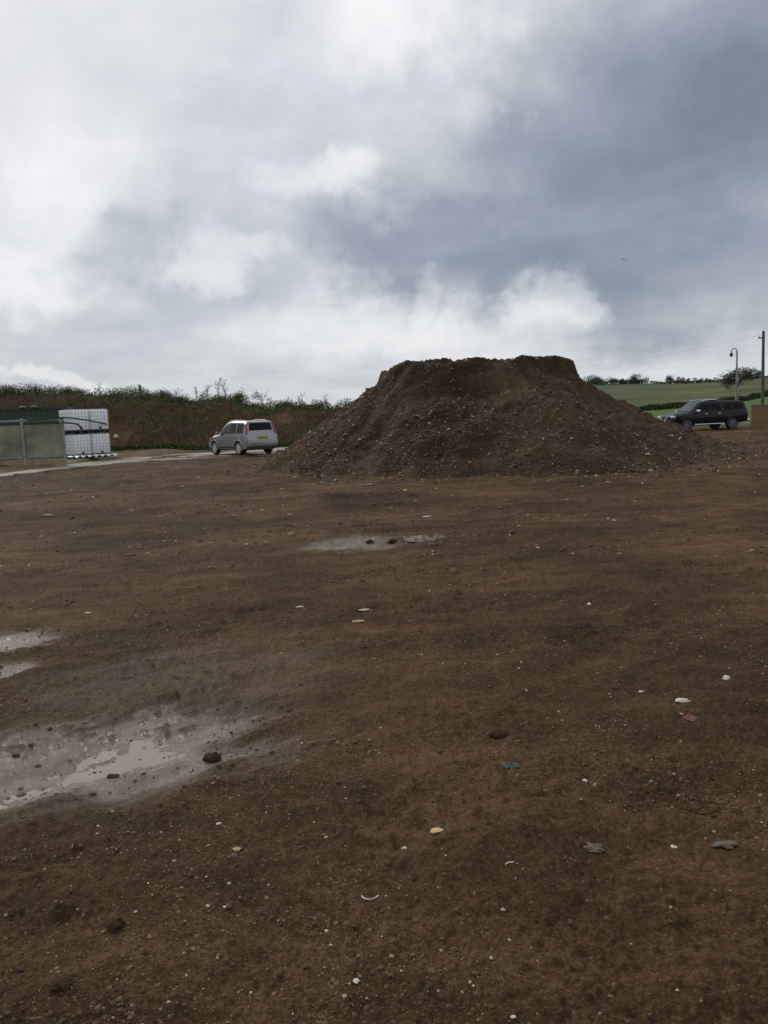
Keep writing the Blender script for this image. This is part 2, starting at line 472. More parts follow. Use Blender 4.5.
M['straw'] = simple('dry_straw', (0.22, 0.15, 0.07), 0.8, 0, 0.3, 30)
M['bird'] = simple('bird_grey', (0.06, 0.06, 0.065), 0.8)
def water_material():
    m, t, b = mat_new('muddy_water')
    o = nd(t, 'ShaderNodeTexCoord').outputs['Object']
    n = noise_node(t, 3.0, 5, 0.6, o)
    t.links.new(mixc(t, n.outputs['Fac'], (0.22, 0.178, 0.132), (0.33, 0.28, 0.218)), b.inputs['Base Color'])
    b.inputs['Roughness'].default_value = 0.035
    b.inputs['IOR'].default_value = 1.33
    n2 = noise_node(t, 14.0, 3, 0.5, o)
    bn = nd(t, 'ShaderNodeBump'); bn.inputs['Strength'].default_value = 0.05; bn.inputs['Distance'].default_value = 0.01
    t.links.new(n2.outputs['Fac'], bn.inputs['Height']); t.links.new(bn.outputs[0], b.inputs['Normal'])
    return m
M['water'] = water_material()

# ================================================================== the lie of the land
def flat_pt(px, py):
    d = ray(px, py); k = -CAM_H / d.z
    return d.x * k, d.y * k

def hill(x, y):
    r = np.hypot(x, y); az = np.arctan2(x, y)
    z = np.interp(r, [0, 62, 100, 150, 200, 300, 450, 700, 9000], [0, 0, .15, 0.9, 2.8, 7.2, 13.2, 13.5, 10])
    z = z * (1 + 0.05 * np.sin(az * 30))
    front = sstep(rad(-4), rad(11), az) * (1 - sstep(rad(75), rad(100), az))
    return z * front

# shallow hollows: photo outline points -> ground ellipses (centre, half axes, direction)
def hollow(p0, p1, half, level):
    a = flat_pt(*p0); b = flat_pt(*p1)
    c = ((a[0] + b[0]) / 2, (a[1] + b[1]) / 2)
    L_ = math.hypot(b[0] - a[0], b[1] - a[1]) / 2
    return dict(c=c, L=L_, h=half, ang=math.atan2(b[1] - a[1], b[0] - a[0]), level=level)
HOLLOWS = [
    hollow((-150, 790), (285, 730), 0.60, -0.030),
    hollow((-90, 655), (75, 630), 0.30, -0.030),
    hollow((-90, 690), (45, 662), 0.20, -0.030),
    hollow((310, 546), (398, 538), 0.60, -0.030),
]
SHEEN = hollow((20, 705), (330, 668), 1.1, 0)

TRK = rad(38)
def hollow_p(h, x, y):
    ca, sa = math.cos(h['ang']), math.sin(h['ang'])
    X = x - h['c'][0]; Y = y - h['c'][1]
    u = (X * ca + Y * sa) / h['L']; v = (-X * sa + Y * ca) / h['h']
    uu = X * math.cos(TRK) + Y * math.sin(TRK); vv = -X * math.sin(TRK) + Y * math.cos(TRK)
    w = 0.30 * P(x * 1.6, y * 1.6, 61) + 0.22 * P(uu * 1.5, vv * 5, 62) + 0.16 * P(uu * 5, vv * 14, 63)
    return 1 - np.hypot(u, v) + w

TRACK_NEAR = [(-140, 489), (0, 477.5), (60, 470), (125, 463.5), (200, 459), (260, 456), (300, 454)]
TRACK_FAR = [(-140, 487), (0, 475), (60, 466.5), (125, 458), (200, 453.5), (260, 449.5), (300, 447)]
_ta = sorted(flat_pt(*q) for q in TRACK_FAR)
TRK_X = np.array([q[0] for q in _ta]); TRK_Y = np.array([q[1] for q in _ta])
def ground_h(x, y, want=False):
    x = np.asarray(x, float); y = np.asarray(y, float)
    r = np.hypot(x, y)
    u = x * math.cos(TRK) + y * math.sin(TRK); v = -x * math.sin(TRK) + y * math.cos(TRK)
    broad = 0.045 * P(x / 9, y / 9, 1) + 0.028 * P(x / 3.1, y / 3.1, 2)
    broad = broad * sstep(0.5, 4, r)
    mid = 0.016 * P(u / 1.7, v / 0.33, 3) + 0.010 * P(u / .62, v / .15, 4) + 0.014 * P(x / .75, y / .75, 5)
    tracks = 0.013 * P(u / 3.5 + 3, v / 0.16, 14) * sstep(0.0, 0.5, P(x / 2.4, y / 2.4, 15))
    for A_, off_, cur_ in ((rad(63), .55, .018), (rad(28), -2.6, -.012), (rad(80), -2.2, .01)):
        along = x * math.cos(A_) + y * math.sin(A_); lat = -x * math.sin(A_) + y * math.cos(A_) - off_ + cur_ * along * along * .5
        for g_ in (-.8, .8):
            q = (lat - g_) / .17
            bed = np.exp(-q ** 4); lug = np.sin(along * 2 * np.pi / .14 + 3.2 * np.abs(q)) * bed
            rim = np.exp(-((np.abs(q) - 1.25) / .3) ** 2)
            worn = .25 + .75 * sstep(-.3, .5, P(x / 1.1 + g_, y / 1.1, 17))
            tracks = tracks + (-.014 * bed + .0055 * lug + .010 * rim) * worn
    mid = mid + tracks
    far_rough = (0.060 * P(x / 1.9, y / 1.1, 16) + 0.045 * P(x / .8, y / .45, 19)) * sstep(9, 18, r)
    bil = lambda k, sd_: np.abs(P(x / k, y / k, sd_)) - .3          # rounded crumbs with sharp creases between them
    rough_at = .45 + .55 * sstep(-.35, .45, P(x / 1.4 + 5, y / 1.4, 12))
    fine = (0.020 * bil(.21, 6) + 0.016 * bil(.095, 7) + 0.010 * bil(.042, 8)) * rough_at + 0.0035 * P(x / .017, y / .017, 18)
    lum = P(x / .13, y / .13, 9); where = sstep(-0.05, 0.5, P(x / .9, y / .9, 10))
    clods = 0.060 * np.maximum(0, lum - 0.25) * where + 0.036 * np.maximum(0, P(x / .05, y / .05, 11) - .25) * (.25 + .75 * where)
    z = broad + mid + far_rough + fine + clods
    wet = np.zeros_like(z); soak = np.zeros_like(z)
    for h in HOLLOWS:
        p = hollow_p(h, x, y)
        m = sstep(-0.25, 0.45, p)
        inside = h['level'] + 0.75 * mid + 0.65 * fine + 1.3 * clods - 0.003
        z = z * (1 - m) + m * inside
        gain = .38 if h is HOLLOWS[3] else 1.0
        wet = np.maximum(wet, gain * sstep(-0.35, 0.25, p))
        soak = np.maximum(soak, gain * sstep(-.42, .30, p))
    wet = np.maximum(wet, 0.55 * sstep(-0.4, 0.7, hollow_p(SHEEN, x, y)))
    soak = (1 - sstep(-.002, .026, z - HOLLOWS[0]['level'])) * soak * (.35 + .65 * sstep(-.4, .3, P(u * 2.2, v * 6, 64) + .5 * P(x * 9, y * 9, 65)))
    dry = sstep(0.0, 0.02, z - HOLLOWS[0]['level'] - 0.008)
    wet = wet * (1 - 0.55 * dry)
    # the yard lifts a little towards the parked pickup
    z = z + 0.03 * sstep(38, 52, y) * sstep(6, 16, x)
    z = z + 0.13 * sstep(2.4, 4.4, y - np.interp(x, TRK_X, TRK_Y)) * (1 - sstep(-13.5, -11.5, x)) * sstep(25, 30, y)
    z = z + hill(x, y)
    return (z, wet, soak) if want else z

def gz(x, y):
    return float(ground_h(np.array([x]), np.array([y]))[0])

def ground_pt(px, py):
    x, y = flat_pt(px, py); d = ray(px, py)
    for _ in range(6):
        z = gz(x, y); k = (z - CAM_H) / d.z
        x, y = d.x * k, d.y * k
    return Vector((x, y, gz(x, y)))

def px_size(p):          # metres per pixel at a point
    return (p - Vector((0, 0, CAM_H))).length / F_PX

# ------------------------------------------------------------------ ground sheet (one mesh out to the horizon)
HR_PX = [520, 628, 700, 740, 768, 830]; HR_R = [138, 146, 160, 176, 200, 250]
def hedge_r(az):
    return np.interp(az, [az_el(q, 400)[0] for q in HR_PX], HR_R)
def build_ground():
    rs = [0.3]
    while rs[-1] < 62:
        r = rs[-1]
        rs.append(r + (0.03 if r < 1.9 else min(0.20, 0.0022 * r + 0.0007 * r * r)))
    while rs[-1] < 9000:
        rs.append(rs[-1] * (1.012 if rs[-1] < 520 else 1.05))
    rs = np.array(rs)
    a = np.concatenate([np.linspace(-30, 30, 770), np.linspace(30, 330, 110)[1:-1]])
    a = np.radians(a)
    R, A = np.meshgrid(rs, a, indexing='ij')
    X = R * np.sin(A); Y = R * np.cos(A)
    Z, wet, soak = ground_h(X.ravel(), Y.ravel(), True)
    nr, na = R.shape
    V = np.stack([X.ravel(), Y.ravel(), Z], 1)
    i = np.arange(nr - 1)[:, None] * na; j = np.arange(na)[None, :]; j2 = (j + 1) % na
    quads = np.stack([(i + j).ravel(), (i + j2).ravel(), (i + na + j2).ravel(), (i + na + j).ravel()], 1)[:, ::-1]
    centre = np.array([[0, 0, gz(0, 0)]])
    V = np.concatenate([V, centre]); c = len(V) - 1
    jj = np.arange(na)
    tris = np.stack([jj, np.full(na, c), (jj + 1) % na], 1)[:, ::-1]
    wet = np.append(wet, 0); soak = np.append(soak, 0)
    r = np.hypot(V[:, 0], V[:, 1]); edge = 59 + 2.5 * P(V[:, 0] / 6, V[:, 1] / 6, 21)
    field = sstep(0, 1.5, V[:, 1] - edge) + sstep(70, 80, r)
    field = np.clip(field, 0, 1)
    az = np.arctan2(V[:, 0], V[:, 1])
    far = sstep(-2, 2, r - hedge_r(az))
    dy_ = V[:, 1] - np.interp(V[:, 0], TRK_X, TRK_Y)
    sand = sstep(-.3, .6, dy_) * (1 - sstep(9, 13, dy_)) * (1 - sstep(-15, -11, V[:, 0])) * (1 - field)
    o = np_mesh('ground', V, [quads, tris], M['ground'], smooth=True, attrs={'wet': wet, 'soak': soak, 'field': field, 'far': far, 'sand': sand})
    return tag(o, kind='structure')
ground = build_ground()

# puddles: level sheets of muddy water, the ground rises through them
for h, s in zip(HOLLOWS[:3], (1.5, 1.5, 1.5)):
    n = 40
    ca, sa = math.cos(h['ang']), math.sin(h['ang'])
    ring = [(h['c'][0] + h['L'] * s * math.cos(t) * ca - h['h'] * s * math.sin(t) * sa,
             h['c'][1] + h['L'] * s * math.cos(t) * sa + h['h'] * s * math.sin(t) * ca, h['level'] - 0.0075)
            for t in [k * 2 * math.pi / n for k in range(n)]]
    o = MB().add(ring, [tuple(range(n))]).build('puddle_water', M['water'])
    tag(o, kind='structure')

# ------------------------------------------------------------------ spoil heap
HC = (3.3, 28.6)
TH = np.radians([-14, 14, 45, 90, 135, 170, 200, 222, 263, 290, 315, 335])
RB = np.array([9.6, 10.2, 8.2, 7.0, 7.0, 7.5, 7.0, 6.9, 7.7, 8.5, 8.1, 8.4])
RP = np.array([3.35, 3.3, 3.0, 2.5, 3.0, 3.35, 3.3, 3.1, 2.5, 2.5, 2.9, 3.3])
def periodic(th, tab):
    t = np.concatenate([TH - 2 * np.pi, TH, TH + 2 * np.pi]); v = np.concatenate([tab] * 3)
    return np.interp(th, t, v)
def heap_h(x, y):
    X = x - HC[0]; Y = y - HC[1]
    rho = np.hypot(X, Y); th = np.mod(np.arctan2(Y, X), 2 * np.pi)
    sm = lambda tab: (periodic(th - .12, tab) + periodic(th, tab) + periodic(th + .12, tab)) / 3
    rb = sm(RB) + 0.55 * P(np.cos(th) * 2.2, np.sin(th) * 2.2, 31) + 0.28 * P(np.cos(th) * 7, np.sin(th) * 7, 32) + .35 * P(x / 1.1, y / 1.1, 47)
    rp = sm(RP) + 0.30 * P(np.cos(th) * 2.6, np.sin(th) * 2.6, 33) + 0.18 * P(np.cos(th) * 7, np.sin(th) * 7, 34)
    t = (rb - rho) / (rb - rp)
    rt = sstep(.35, .85, np.cos(th))
    lf = sstep(.55, .95, -np.cos(th))
    top = 3.30 + 0.06 * P(x * 1.1, y * 1.1, 35) - 0.26 * sstep(2.3, 3.5, -X) - 0.12 * sstep(2.6, 3.5, X) + .05 * P(x * 3, y * 3, 45)
    step = .10 + .42 * rt + .28 * lf + .12 * P(np.cos(th) * 5, np.sin(th) * 5, 46)
    slope_top = top - np.maximum(step, .02)
    side = slope_top * np.where(t > 0, np.clip(t, 0, 1) ** (1.05 + .45 * rt), t * 0.8)
    edge = sstep(-0.02, 0.22, rp - rho)
    h = np.where(rho < rp + 0.02, slope_top + (top - slope_top) * edge, side)
    scoop = 0.60 * np.exp(-(((X + 0.3) / 1.9) ** 2 + ((Y + 3.2) / 0.9) ** 2))
    h = h - scoop * sstep(0.0, 0.8, h)
    live = sstep(0.0, 0.6, h)
    rill = 0.07 * P(th * 7, rho * 0.6, 36) + 0.12 * P(x / 1.6, y / 1.6, 37)
    lump = 0.10 * P(x / .9, y / .9, 38) + 0.10 * (np.abs(P(x / .36, y / .36, 39)) - .3) + 0.06 * (np.abs(P(x / .15, y / .15, 40)) - .3)
    chunk = 0.10 * np.maximum(0, P(x / .27, y / .27, 41) - .3)
    h = h + (rill * sstep(rp - .3, rp + .6, rho) + lump + chunk) * (0.25 + 0.75 * live)
    return np.where(t < -0.12, -0.25, h)
def heap_z(x, y):
    return ground_h(x, y) * 0.0 + 0.0 + heap_h(x, y)
def build_heap():
    xs = np.arange(-6.0, 15.6, 0.05); ys = np.arange(18.6, 37.0, 0.055)
    X, Y = np.meshgrid(xs, ys, indexing='ij')
    Z = heap_h(X.ravel(), Y.ravel())
    nx, ny = X.shape
    i = np.arange(nx - 1)[:, None] * ny; j = np.arange(ny - 1)[None, :]
    q = np.stack([(i + j).ravel(), (i + ny + j).ravel(), (i + ny + j + 1).ravel(), (i + j + 1).ravel()], 1)
    keep = (Z[q] > -0.2).any(1)
    q = q[keep]
    used = np.unique(q); remap = np.full(len(Z), -1); remap[used] = np.arange(len(used))
    V = np.stack([X.ravel(), Y.ravel(), Z], 1)[used]
    V -= np.array([HC[0], HC[1], 0])
    o = np_mesh('spoil_heap', V, remap[q], M['heap'], smooth=True)
    o.location = (HC[0], HC[1], 0)
    return tag(o, 'large flat-topped heap of dark brown soil and rubble on the bare yard', 'soil heap')
heap = build_heap()

# ------------------------------------------------------------------ loose stones
def ico():
    bm = bmesh.new(); bmesh.ops.create_icosphere(bm, subdivisions=1, radius=1)
    v = np.array([p.co[:] for p in bm.verts]); f = np.array([[p.index for p in q.verts] for q in bm.faces]); bm.free()
    return v, f
ICO_V, ICO_F = ico()
OCT_V = np.array([[1, 0, 0], [-1, 0, 0], [0, 1, 0], [0, -1, 0], [0, 0, 1], [0, 0, -1]], float)
OCT_F = np.array([[0, 2, 4], [2, 1, 4], [1, 3, 4], [3, 0, 4], [2, 0, 5], [1, 2, 5], [3, 1, 5], [0, 3, 5]])

def rand_rot(n):
    q = rng.normal(size=(n, 4)); q /= np.linalg.norm(q, axis=1)[:, None]
    w, x, y, z = q.T
    return np.stack([np.stack([1 - 2 * (y * y + z * z), 2 * (x * y - z * w), 2 * (x * z + y * w)], 1),
                     np.stack([2 * (x * y + z * w), 1 - 2 * (x * x + z * z), 2 * (y * z - x * w)], 1),
                     np.stack([2 * (x * z - y * w), 2 * (y * z + x * w), 1 - 2 * (x * x + y * y)], 1)], 1)

def scatter(name, pos, size, cols, base=(ICO_V, ICO_F), flat=0.6, sink=0.25, mat=None, jag=0.25):
    n = len(pos); bv, bf = base
    k = len(bv)
    sc = size[:, None] * rng.uniform(0.65, 1.25, (n, 3))
    v = bv[None] * (1 + rng.uniform(-jag, jag, (n, k, 1)))
    v = v * sc[:, None, :]
    v = np.einsum('nij,nkj->nki', rand_rot(n), v)
    v[:, :, 2] *= flat
    v = v + pos[:, None, :]
    v[:, :, 2] += (size * flat * (1 - 2 * sink))[:, None] * 0.5
    f = (bf[None] + (np.arange(n) * k)[:, None, None]).reshape(-1, 3)
    c = np.repeat(cols, k, axis=0)
    o = np_mesh(name, v.reshape(-1, 3), f, mat or M['stones'], colors=c)
    return tag(o, kind='stuff')

PAL = np.array([[.46, .42, .36], [.34, .27, .19], [.20, .15, .10], [.13, .105, .085], [.60, .57, .52], [.26, .15, .09]])
def pick_cols(n, w):
    c = PAL[rng.choice(len(PAL), n, p=np.array(w) / np.sum(w))]
    return c * rng.uniform(.75, 1.2, (n, 1))

def yard_points(n, r0, r1, pw, a0=-31, a1=31):
    u = rng.random(n); r = (r0 ** pw + u * (r1 ** pw - r0 ** pw)) ** (1 / pw)
    a = np.radians(rng.uniform(a0, a1, n))
    x, y = r * np.sin(a), r * np.cos(a)
    cl = P(x / 1.3, y / 1.3, 51) + .5 * P(x / .4, y / .4, 52)
    keep = rng.random(n) < sstep(-0.35, 0.75, cl) * .95 + .06
    X = x - HC[0]; Y = y - HC[1]
    keep &= (heap_h(x, y) < 0.05) & (y < 56)
    wetk = np.zeros(n, bool)
    for h in HOLLOWS: wetk |= hollow_p(h, x, y) > -0.05
    keep &= ~(wetk & (rng.random(n) < .8))
    x, y, r = x[keep], y[keep], r[keep]
    return np.stack([x, y, ground_h(x, y)], 1), r

p, r = yard_points(17000, 1.3, 14, 1.0)
s = np.exp(rng.normal(np.log(0.0029), .55, len(p))) * (1 + r * .06)
scatter('gravel', p, np.clip(s, .002, .010), pick_cols(len(p), (3, 6, 6, 4, .6, 1.2)) * np.array([.95, .85, .72]), sink=.35)
p, r = yard_points(6500, 9, 46, 1.0)
s = np.exp(rng.normal(np.log(0.011), .5, len(p))) * (1 + r * .02)
scatter('gravel', p, np.clip(s, .006, .05), pick_cols(len(p), (3, 6, 6, 5, .9, 1.5)) * np.array([.95, .86, .74]), sink=.3)
p, r = yard_points(24000, 1.3, 13, 1.0)
s = np.exp(rng.normal(np.log(0.0055), .6, len(p)))
dk = np.array([.080, .049, .021]) * rng.uniform(.7, 1.35, (len(p), 1))
scatter('soil_crumbs', p, np.clip(s, .002, .013), dk, sink=.6, flat=.7)
p, r = yard_points(70000, 1.5, 7.5, 1.0)
s = np.exp(rng.normal(np.log(0.0030), .4, len(p))) * (1 + r * .05)
dk = np.array([.095, .058, .027]) * np.exp(rng.normal(0, .45, (len(p), 1)))
scatter('soil_crumbs', p, np.clip(s, .0015, .009), dk, base=(OCT_V, OCT_F), sink=.5, flat=.75)
p, r = yard_points(8000, 8, 44, 1.0)
s = np.exp(rng.normal(np.log(0.02), .5, len(p)))
dk = np.array([.076, .046, .020]) * rng.uniform(.7, 1.35, (len(p), 1))
scatter('soil_crumbs', p, np.clip(s, .008, .06), dk, sink=.6, flat=.6)
pp = []
for h in HOLLOWS[:3]:
    m_ = int(200 + 600 * h['L'] * h['h']); u_, v_ = rng.uniform(-1.1, 1.1, (2, m_)); ca, sa = math.cos(h['ang']), math.sin(h['ang'])
    x = h['c'][0] + u_ * h['L'] * ca - v_ * h['h'] * sa; y = h['c'][1] + u_ * h['L'] * sa + v_ * h['h'] * ca
    k = rng.random(m_) < sstep(-.2, .5, P(x * 2.2, y * 2.2, 55)) + .1
    pp.append(np.stack([x[k], y[k], np.maximum(ground_h(x[k], y[k]), h['level'] - .008)], 1))
p = np.concatenate(pp)
s = np.exp(rng.normal(np.log(0.006), .5, len(p))) * (1 + .05 * np.hypot(p[:, 0], p[:, 1]))
dk = np.array([.075, .053, .033]) * rng.uniform(.7, 1.5, (len(p), 1))
scatter('soil_crumbs', p, np.clip(s, .004, .04), dk, sink=.45, flat=.6)
# rubble on the heap
n = 36000
th = rng.uniform(0, 2 * np.pi, n); u = rng.random(n)
rb = periodic(th, RB)
rho = rb * np.where(rng.random(n) < .55, np.where(rng.random(n) < .2, rng.uniform(.95, 1.22, n), rng.uniform(.55, 1.06, n)), np.sqrt(u))
x, y = HC[0] + rho * np.cos(th), HC[1] + rho * np.sin(th)
hz = heap_h(x, y); gzv = ground_h(x, y)
k = y < 33
x, y, hz, gzv = x[k], y[k], hz[k], gzv[k]
pos = np.stack([x, y, np.maximum(hz, gzv)], 1)
s = np.exp(rng.normal(np.log(0.020), .55, len(x)))
c = pick_cols(len(x), (1.0, 2.0, 6, 12, .8, .8)) * np.array([.66, .54, .42])
scatter('rubble', pos, np.clip(s, .009, .075), c, base=(OCT_V, OCT_F), sink=.4, jag=.35, flat=.75)

# ------------------------------------------------------------------ vegetation
def leaf_cards(centres, size, cols, up=0.3):
    n = len(centres)
    R = rand_rot(n)
    L = size[:, None] * np.array([1.0]); Wd = size[:, None] * .55
    a = R[:, :, 0] * L; b = R[:, :, 1] * Wd
    a[:, 2] += up * size
    v = np.stack([centres - a, centres + b * .9 + a * .1, centres + a, centres - b * .9 + a * .1], 1)
    f = np.arange(n * 4).reshape(n, 4)
    return v.reshape(-1, 3), f, np.repeat(cols, 4, axis=0)

BANK_X = np.array([-46, -34, -27, -20, -12, -6, 0, 8, 14])
BANK_H = np.array([4.5, 4.4, 4.3, 3.8, 3.0, 2.4, 1.9, 1.1, 0])
def bank_base(x):
    return 54.0 - 0.10 * (x + 30) + 0.5 * P(x / 4, x * 0 + 2, 71)
def bank_z(x, y):
    H = np.interp(x, BANK_X, BANK_H) + .35 * P(x / 3.3, x * 0 + 5, 72) + .15 * P(x / .9, x * 0 + 9, 73)
    d = y - bank_base(x)
    up = sstep(-0.2, 6.2, d) * .75 + np.clip(d / 6.2, 0, 1) * .25
    dn = 1 - sstep(9.5, 16, d) * 1.05
    return H * np.minimum(up, dn) + (.22 * P(x / 1.5, y / 1.5, 74) + .10 * P(x / .5, y / .5, 75)) * sstep(0, 1.5, d) - .05
def build_bank():
    xs = np.arange(-46, 14.01, .22); ds = np.concatenate([np.arange(-.6, 11, .22), np.arange(11, 17.5, .8)])
    X, D = np.meshgrid(xs, ds, indexing='ij')
    Y = bank_base(X.ravel()) + D.ravel()
    Z = bank_z(X.ravel(), Y)
    Z = np.where(D.ravel() <= -.5, -.3, Z)
    nx, ny = X.shape
    i = np.arange(nx - 1)[:, None] * ny; j = np.arange(ny - 1)[None, :]
    q = np.stack([(i + j).ravel(), (i + ny + j).ravel(), (i + ny + j + 1).ravel(), (i + j + 1).ravel()], 1)
    return tag(np_mesh('earth_bank', np.stack([X.ravel(), Y, Z], 1), q, M['bank'], smooth=True), kind='structure')
build_bank()
def build_scrub():
    n = 190000
    x = rng.uniform(-46, 13, n); d = rng.uniform(.1, 9.5, n) ** 1.0
    y = bank_base(x) + d; z = bank_z(x, y)
    cl = P(x / 1.6, y / 1.6 + z / 1.2, 81) + .6 * P(x / .6, y / .6 + z / .5, 82)
    # bare earth scars beside the tanks and behind the car
    bare = 1.2 * np.exp(-(((x + 17.6) / 1.2) ** 2 + ((z - .8) / 1.1) ** 2)) + .9 * np.exp(-(((x + 6.6) / .9) ** 2 + ((z - 1.7) / .45) ** 2))
    brown = sstep(.4, 1.0, z / np.interp(x, BANK_X, BANK_H)) * sstep(-16, -27, x)
    keep = (rng.random(n) < .5 + .45 * sstep(-.5, .5, cl) - .25 * brown) & (bare < .45)
    x, y, z, cl, brown = x[keep], y[keep], z[keep], cl[keep], brown[keep]
    n = len(x)
    up = rng.random(n) ** 1.6 * (.18 + .55 * np.clip(cl + .3, 0, 1))
    c = np.stack([x + rng.normal(0, .06, n), y + rng.normal(0, .06, n), z + up], 1)
    g = np.array([[.072, .092, .036], [.064, .080, .032], [.096, .110, .046], [.092, .078, .048], [.098, .075, .052]])
    w = np.array([5, 5, 2.2, 1.6, .6]); col = g[rng.choice(5, n, p=w / w.sum())]
    br = np.array([.072, .055, .040])
    fb = (brown * .6)[:, None] * (rng.random((n, 1)) < .8)
    col = col * (1 - fb) + br * fb
    col = 1.22 * col * (1 + .3 * np.clip(cl, -1, 1))[:, None] * rng.uniform(.85, 1.18, (n, 1))
    v, f, cc = leaf_cards(c, rng.uniform(.03, .075, n), col)
    return tag(np_mesh('scrub', v, f, M['leaves'], colors=cc), kind='stuff')
build_scrub()

def tree_crown(nleaf, w, h, leaf, lobes, seed, base=(.080, .094, .060)):
    r_ = np.random.default_rng(seed)
    cs = np.stack([r_.normal(0, .30 * w, lobes), r_.normal(0, .30 * w, lobes), h * (.22 + .6 * r_.random(lobes))], 1)
    rr = r_.uniform(.16, .30, lobes) * w
    k = r_.integers(0, lobes, nleaf)
    d = r_.normal(size=(nleaf, 3)); d /= np.linalg.norm(d, axis=1)[:, None]
    p_ = cs[k] + d * (rr[k] * r_.random(nleaf) ** .4)[:, None] * np.array([1, 1, .8])
    p_[:, 2] = np.clip(p_[:, 2], .1 * h, None)
    col = np.array(base) * r_.uniform(.75, 1.3, (nleaf, 1)) * r_.uniform(.8, 1.2, lobes)[k][:, None]
    return leaf_cards(p_, r_.uniform(.6, 1.2, nleaf) * leaf, col, 0.0), cs

def make_tree(name, w, h, nleaf, leaf, lobes, seed, base=(.080, .094, .060)):
    root = empty(name, (0, 0, 0))
    (v, f, c), cs = tree_crown(nleaf, w, h, leaf, lobes, seed, base)
    mb = MB(); mb.tube([(0, 0, -.3), (0.02 * w, 0, .25 * h), (0, .02 * w, .55 * h)], .035 * w, 7, .018 * w)
    for q in cs[:6]:
        mb.tube([(0, 0, .3 * h), (q[0] * .5, q[1] * .5, .3 * h + (q[2] - .3 * h) * .6), tuple(q)], .016 * w, 5, .005 * w)
    mb.build('trunk', M['bark'], root, True)
    np_mesh('crown', v, f, M['leaves'], root, colors=c)
    return root

def copy_thing(root):
    r2 = root.copy(); COL.objects.link(r2)
    for ch in root.children:
        c = ch.copy(); COL.objects.link(c); c.parent = r2
        for g in ch.children:
            d = g.copy(); COL.objects.link(d); d.parent = c
    return r2

def field_pt(px, r):
    """point on the land at distance r, in the direction of photo column px"""
    az, _ = az_el(px, 400)
    x, y = r * math.sin(az), r * math.cos(az)
    return Vector((x, y, gz(x, y)))

# skyline trees along the far field edge
protos = [make_tree('field_tree', 6.0, 5.0, 1100, .28, 12, 91), make_tree('field_tree', 8.0, 5.6, 1300, .30, 16, 92),
          make_tree('field_tree', 5.0, 3.8, 900, .25, 9, 93)]
SKY_TREES = [
    (590, 430, 1, 1.0, 'leftmost far tree, just clearing the right shoulder of the soil heap'),
    (597, 433, 0, .95, 'dark far tree second from the soil heap on the skyline'),
    (611, 436, 0, .85, 'low rounded far tree at the left end of the hedge line on the skyline'),
    (622, 440, 2, .85, 'small far tree in the middle of the hedge line left of the gap'),
    (631, 442, 0, .80, 'far tree beside the tallest crown at the right end of the hedge line'),
    (639, 440, 1, .95, 'tallest far crown ending the hedge line right of the soil heap'),
    (671, 445, 0, .95, 'upright far tree standing alone midway along the skyline'),
    (680, 447, 2, 1.0, 'bushy far tree close right of the upright lone tree'),
    (688, 447, 2, .75, 'small low far tree ending the short middle row'),
    (697, 450, 2, .8, 'small far tree directly above the parked black pickup bonnet'),
    (706, 450, 2, .65, 'lowest far shrub-like tree above the pickup cab roof'),
    (713, 452, 2, .7, 'last small far tree left of the camera mast'),
    (736, 455, 1, 1.15, 'broad far tree behind the camera mast on the hilltop'),
    (746, 455, 1, 1.10, 'wide dark far crown right of the camera mast on the hilltop'),
    (757, 457, 0, .9, 'far tree just left of the wooden utility pole'),
]
used = set()
for px, r, kind, sc, label in SKY_TREES:
    o = protos[kind] if kind not in used else copy_thing(protos[kind])
    used.add(kind)
    o.location = field_pt(px, r - 6) - Vector((0, 0, .5)); o.scale = (sc,) * 3; o.rotation_euler = (0, 0, random.uniform(0, 6))
    tag(o, label, 'tree', 'trees on the far skyline')
t = make_tree('field_tree', 7.4, 5.8, 2600, .22, 16, 97, (.055, .066, .034))
t.location = field_pt(737, 250)
tag(t, 'dark spreading tree in mid field right behind the camera mast', 'tree')

def hedge(name, pts, h, w, leaf, per_m, col, label):
    """pts: ground points of the hedge line"""
    o0 = pts[0]
    vs = []
    for a, b in zip(pts[:-1], pts[1:]):
        L_ = (b - a).length; n_ = int(L_ * per_m); t_ = rng.random(n_)
        q = np.array(a)[None] * (1 - t_[:, None]) + np.array(b)[None] * t_[:, None]
        q[:, 2] = ground_h(q[:, 0], q[:, 1])
        hh = h * (.75 + .5 * P(q[:, 0] / 5, q[:, 1] / 5, 99))
        q += np.stack([rng.normal(0, w, n_), rng.normal(0, w, n_), rng.random(n_) ** .8 * hh * 1.15 - .15 * hh], 1)
        vs.append(q)
    q = np.concatenate(vs) - np.array(o0)
    v, f, c = leaf_cards(q, rng.uniform(.6, 1.2, len(q)) * leaf, np.array(col) * rng.uniform(.6, 1.4, (len(q), 1)))
    o = np_mesh(name, v, f, M['leaves'], colors=c)
    o.location = o0
    return tag(o, label, 'hedge')
hedge('hedge', [field_pt(px, float(np.interp(px, HR_PX, HR_R))) for px in (520, 580, 640, 680, 700, 720, 740, 755, 768, 800, 830)], 1.15, .40, .17, 190, (.050, .060, .030),
      'long dark clipped hedge crossing the green field behind the pickup')
hedge('hedge', [field_pt(px, 434) for px in (560, 590, 620, 645)], 2.8, 1.0, .40, 70, (.068, .080, .055),
      'far dark hedge line on the skyline right of the heap')
hedge('hedge', [field_pt(px, 443) for px in (650, 690, 730, 768, 800)], 1.3, .8, .36, 50, (.070, .082, .055),
      'low thin hedge along the hilltop above the pickup')
hedge('hedge', [field_pt(px, 66) for px in (560, 640, 700)], 0.45, .45, .08, 300, (.065, .10, .030),
      'rough green verge hedge behind the pickup windscreen')
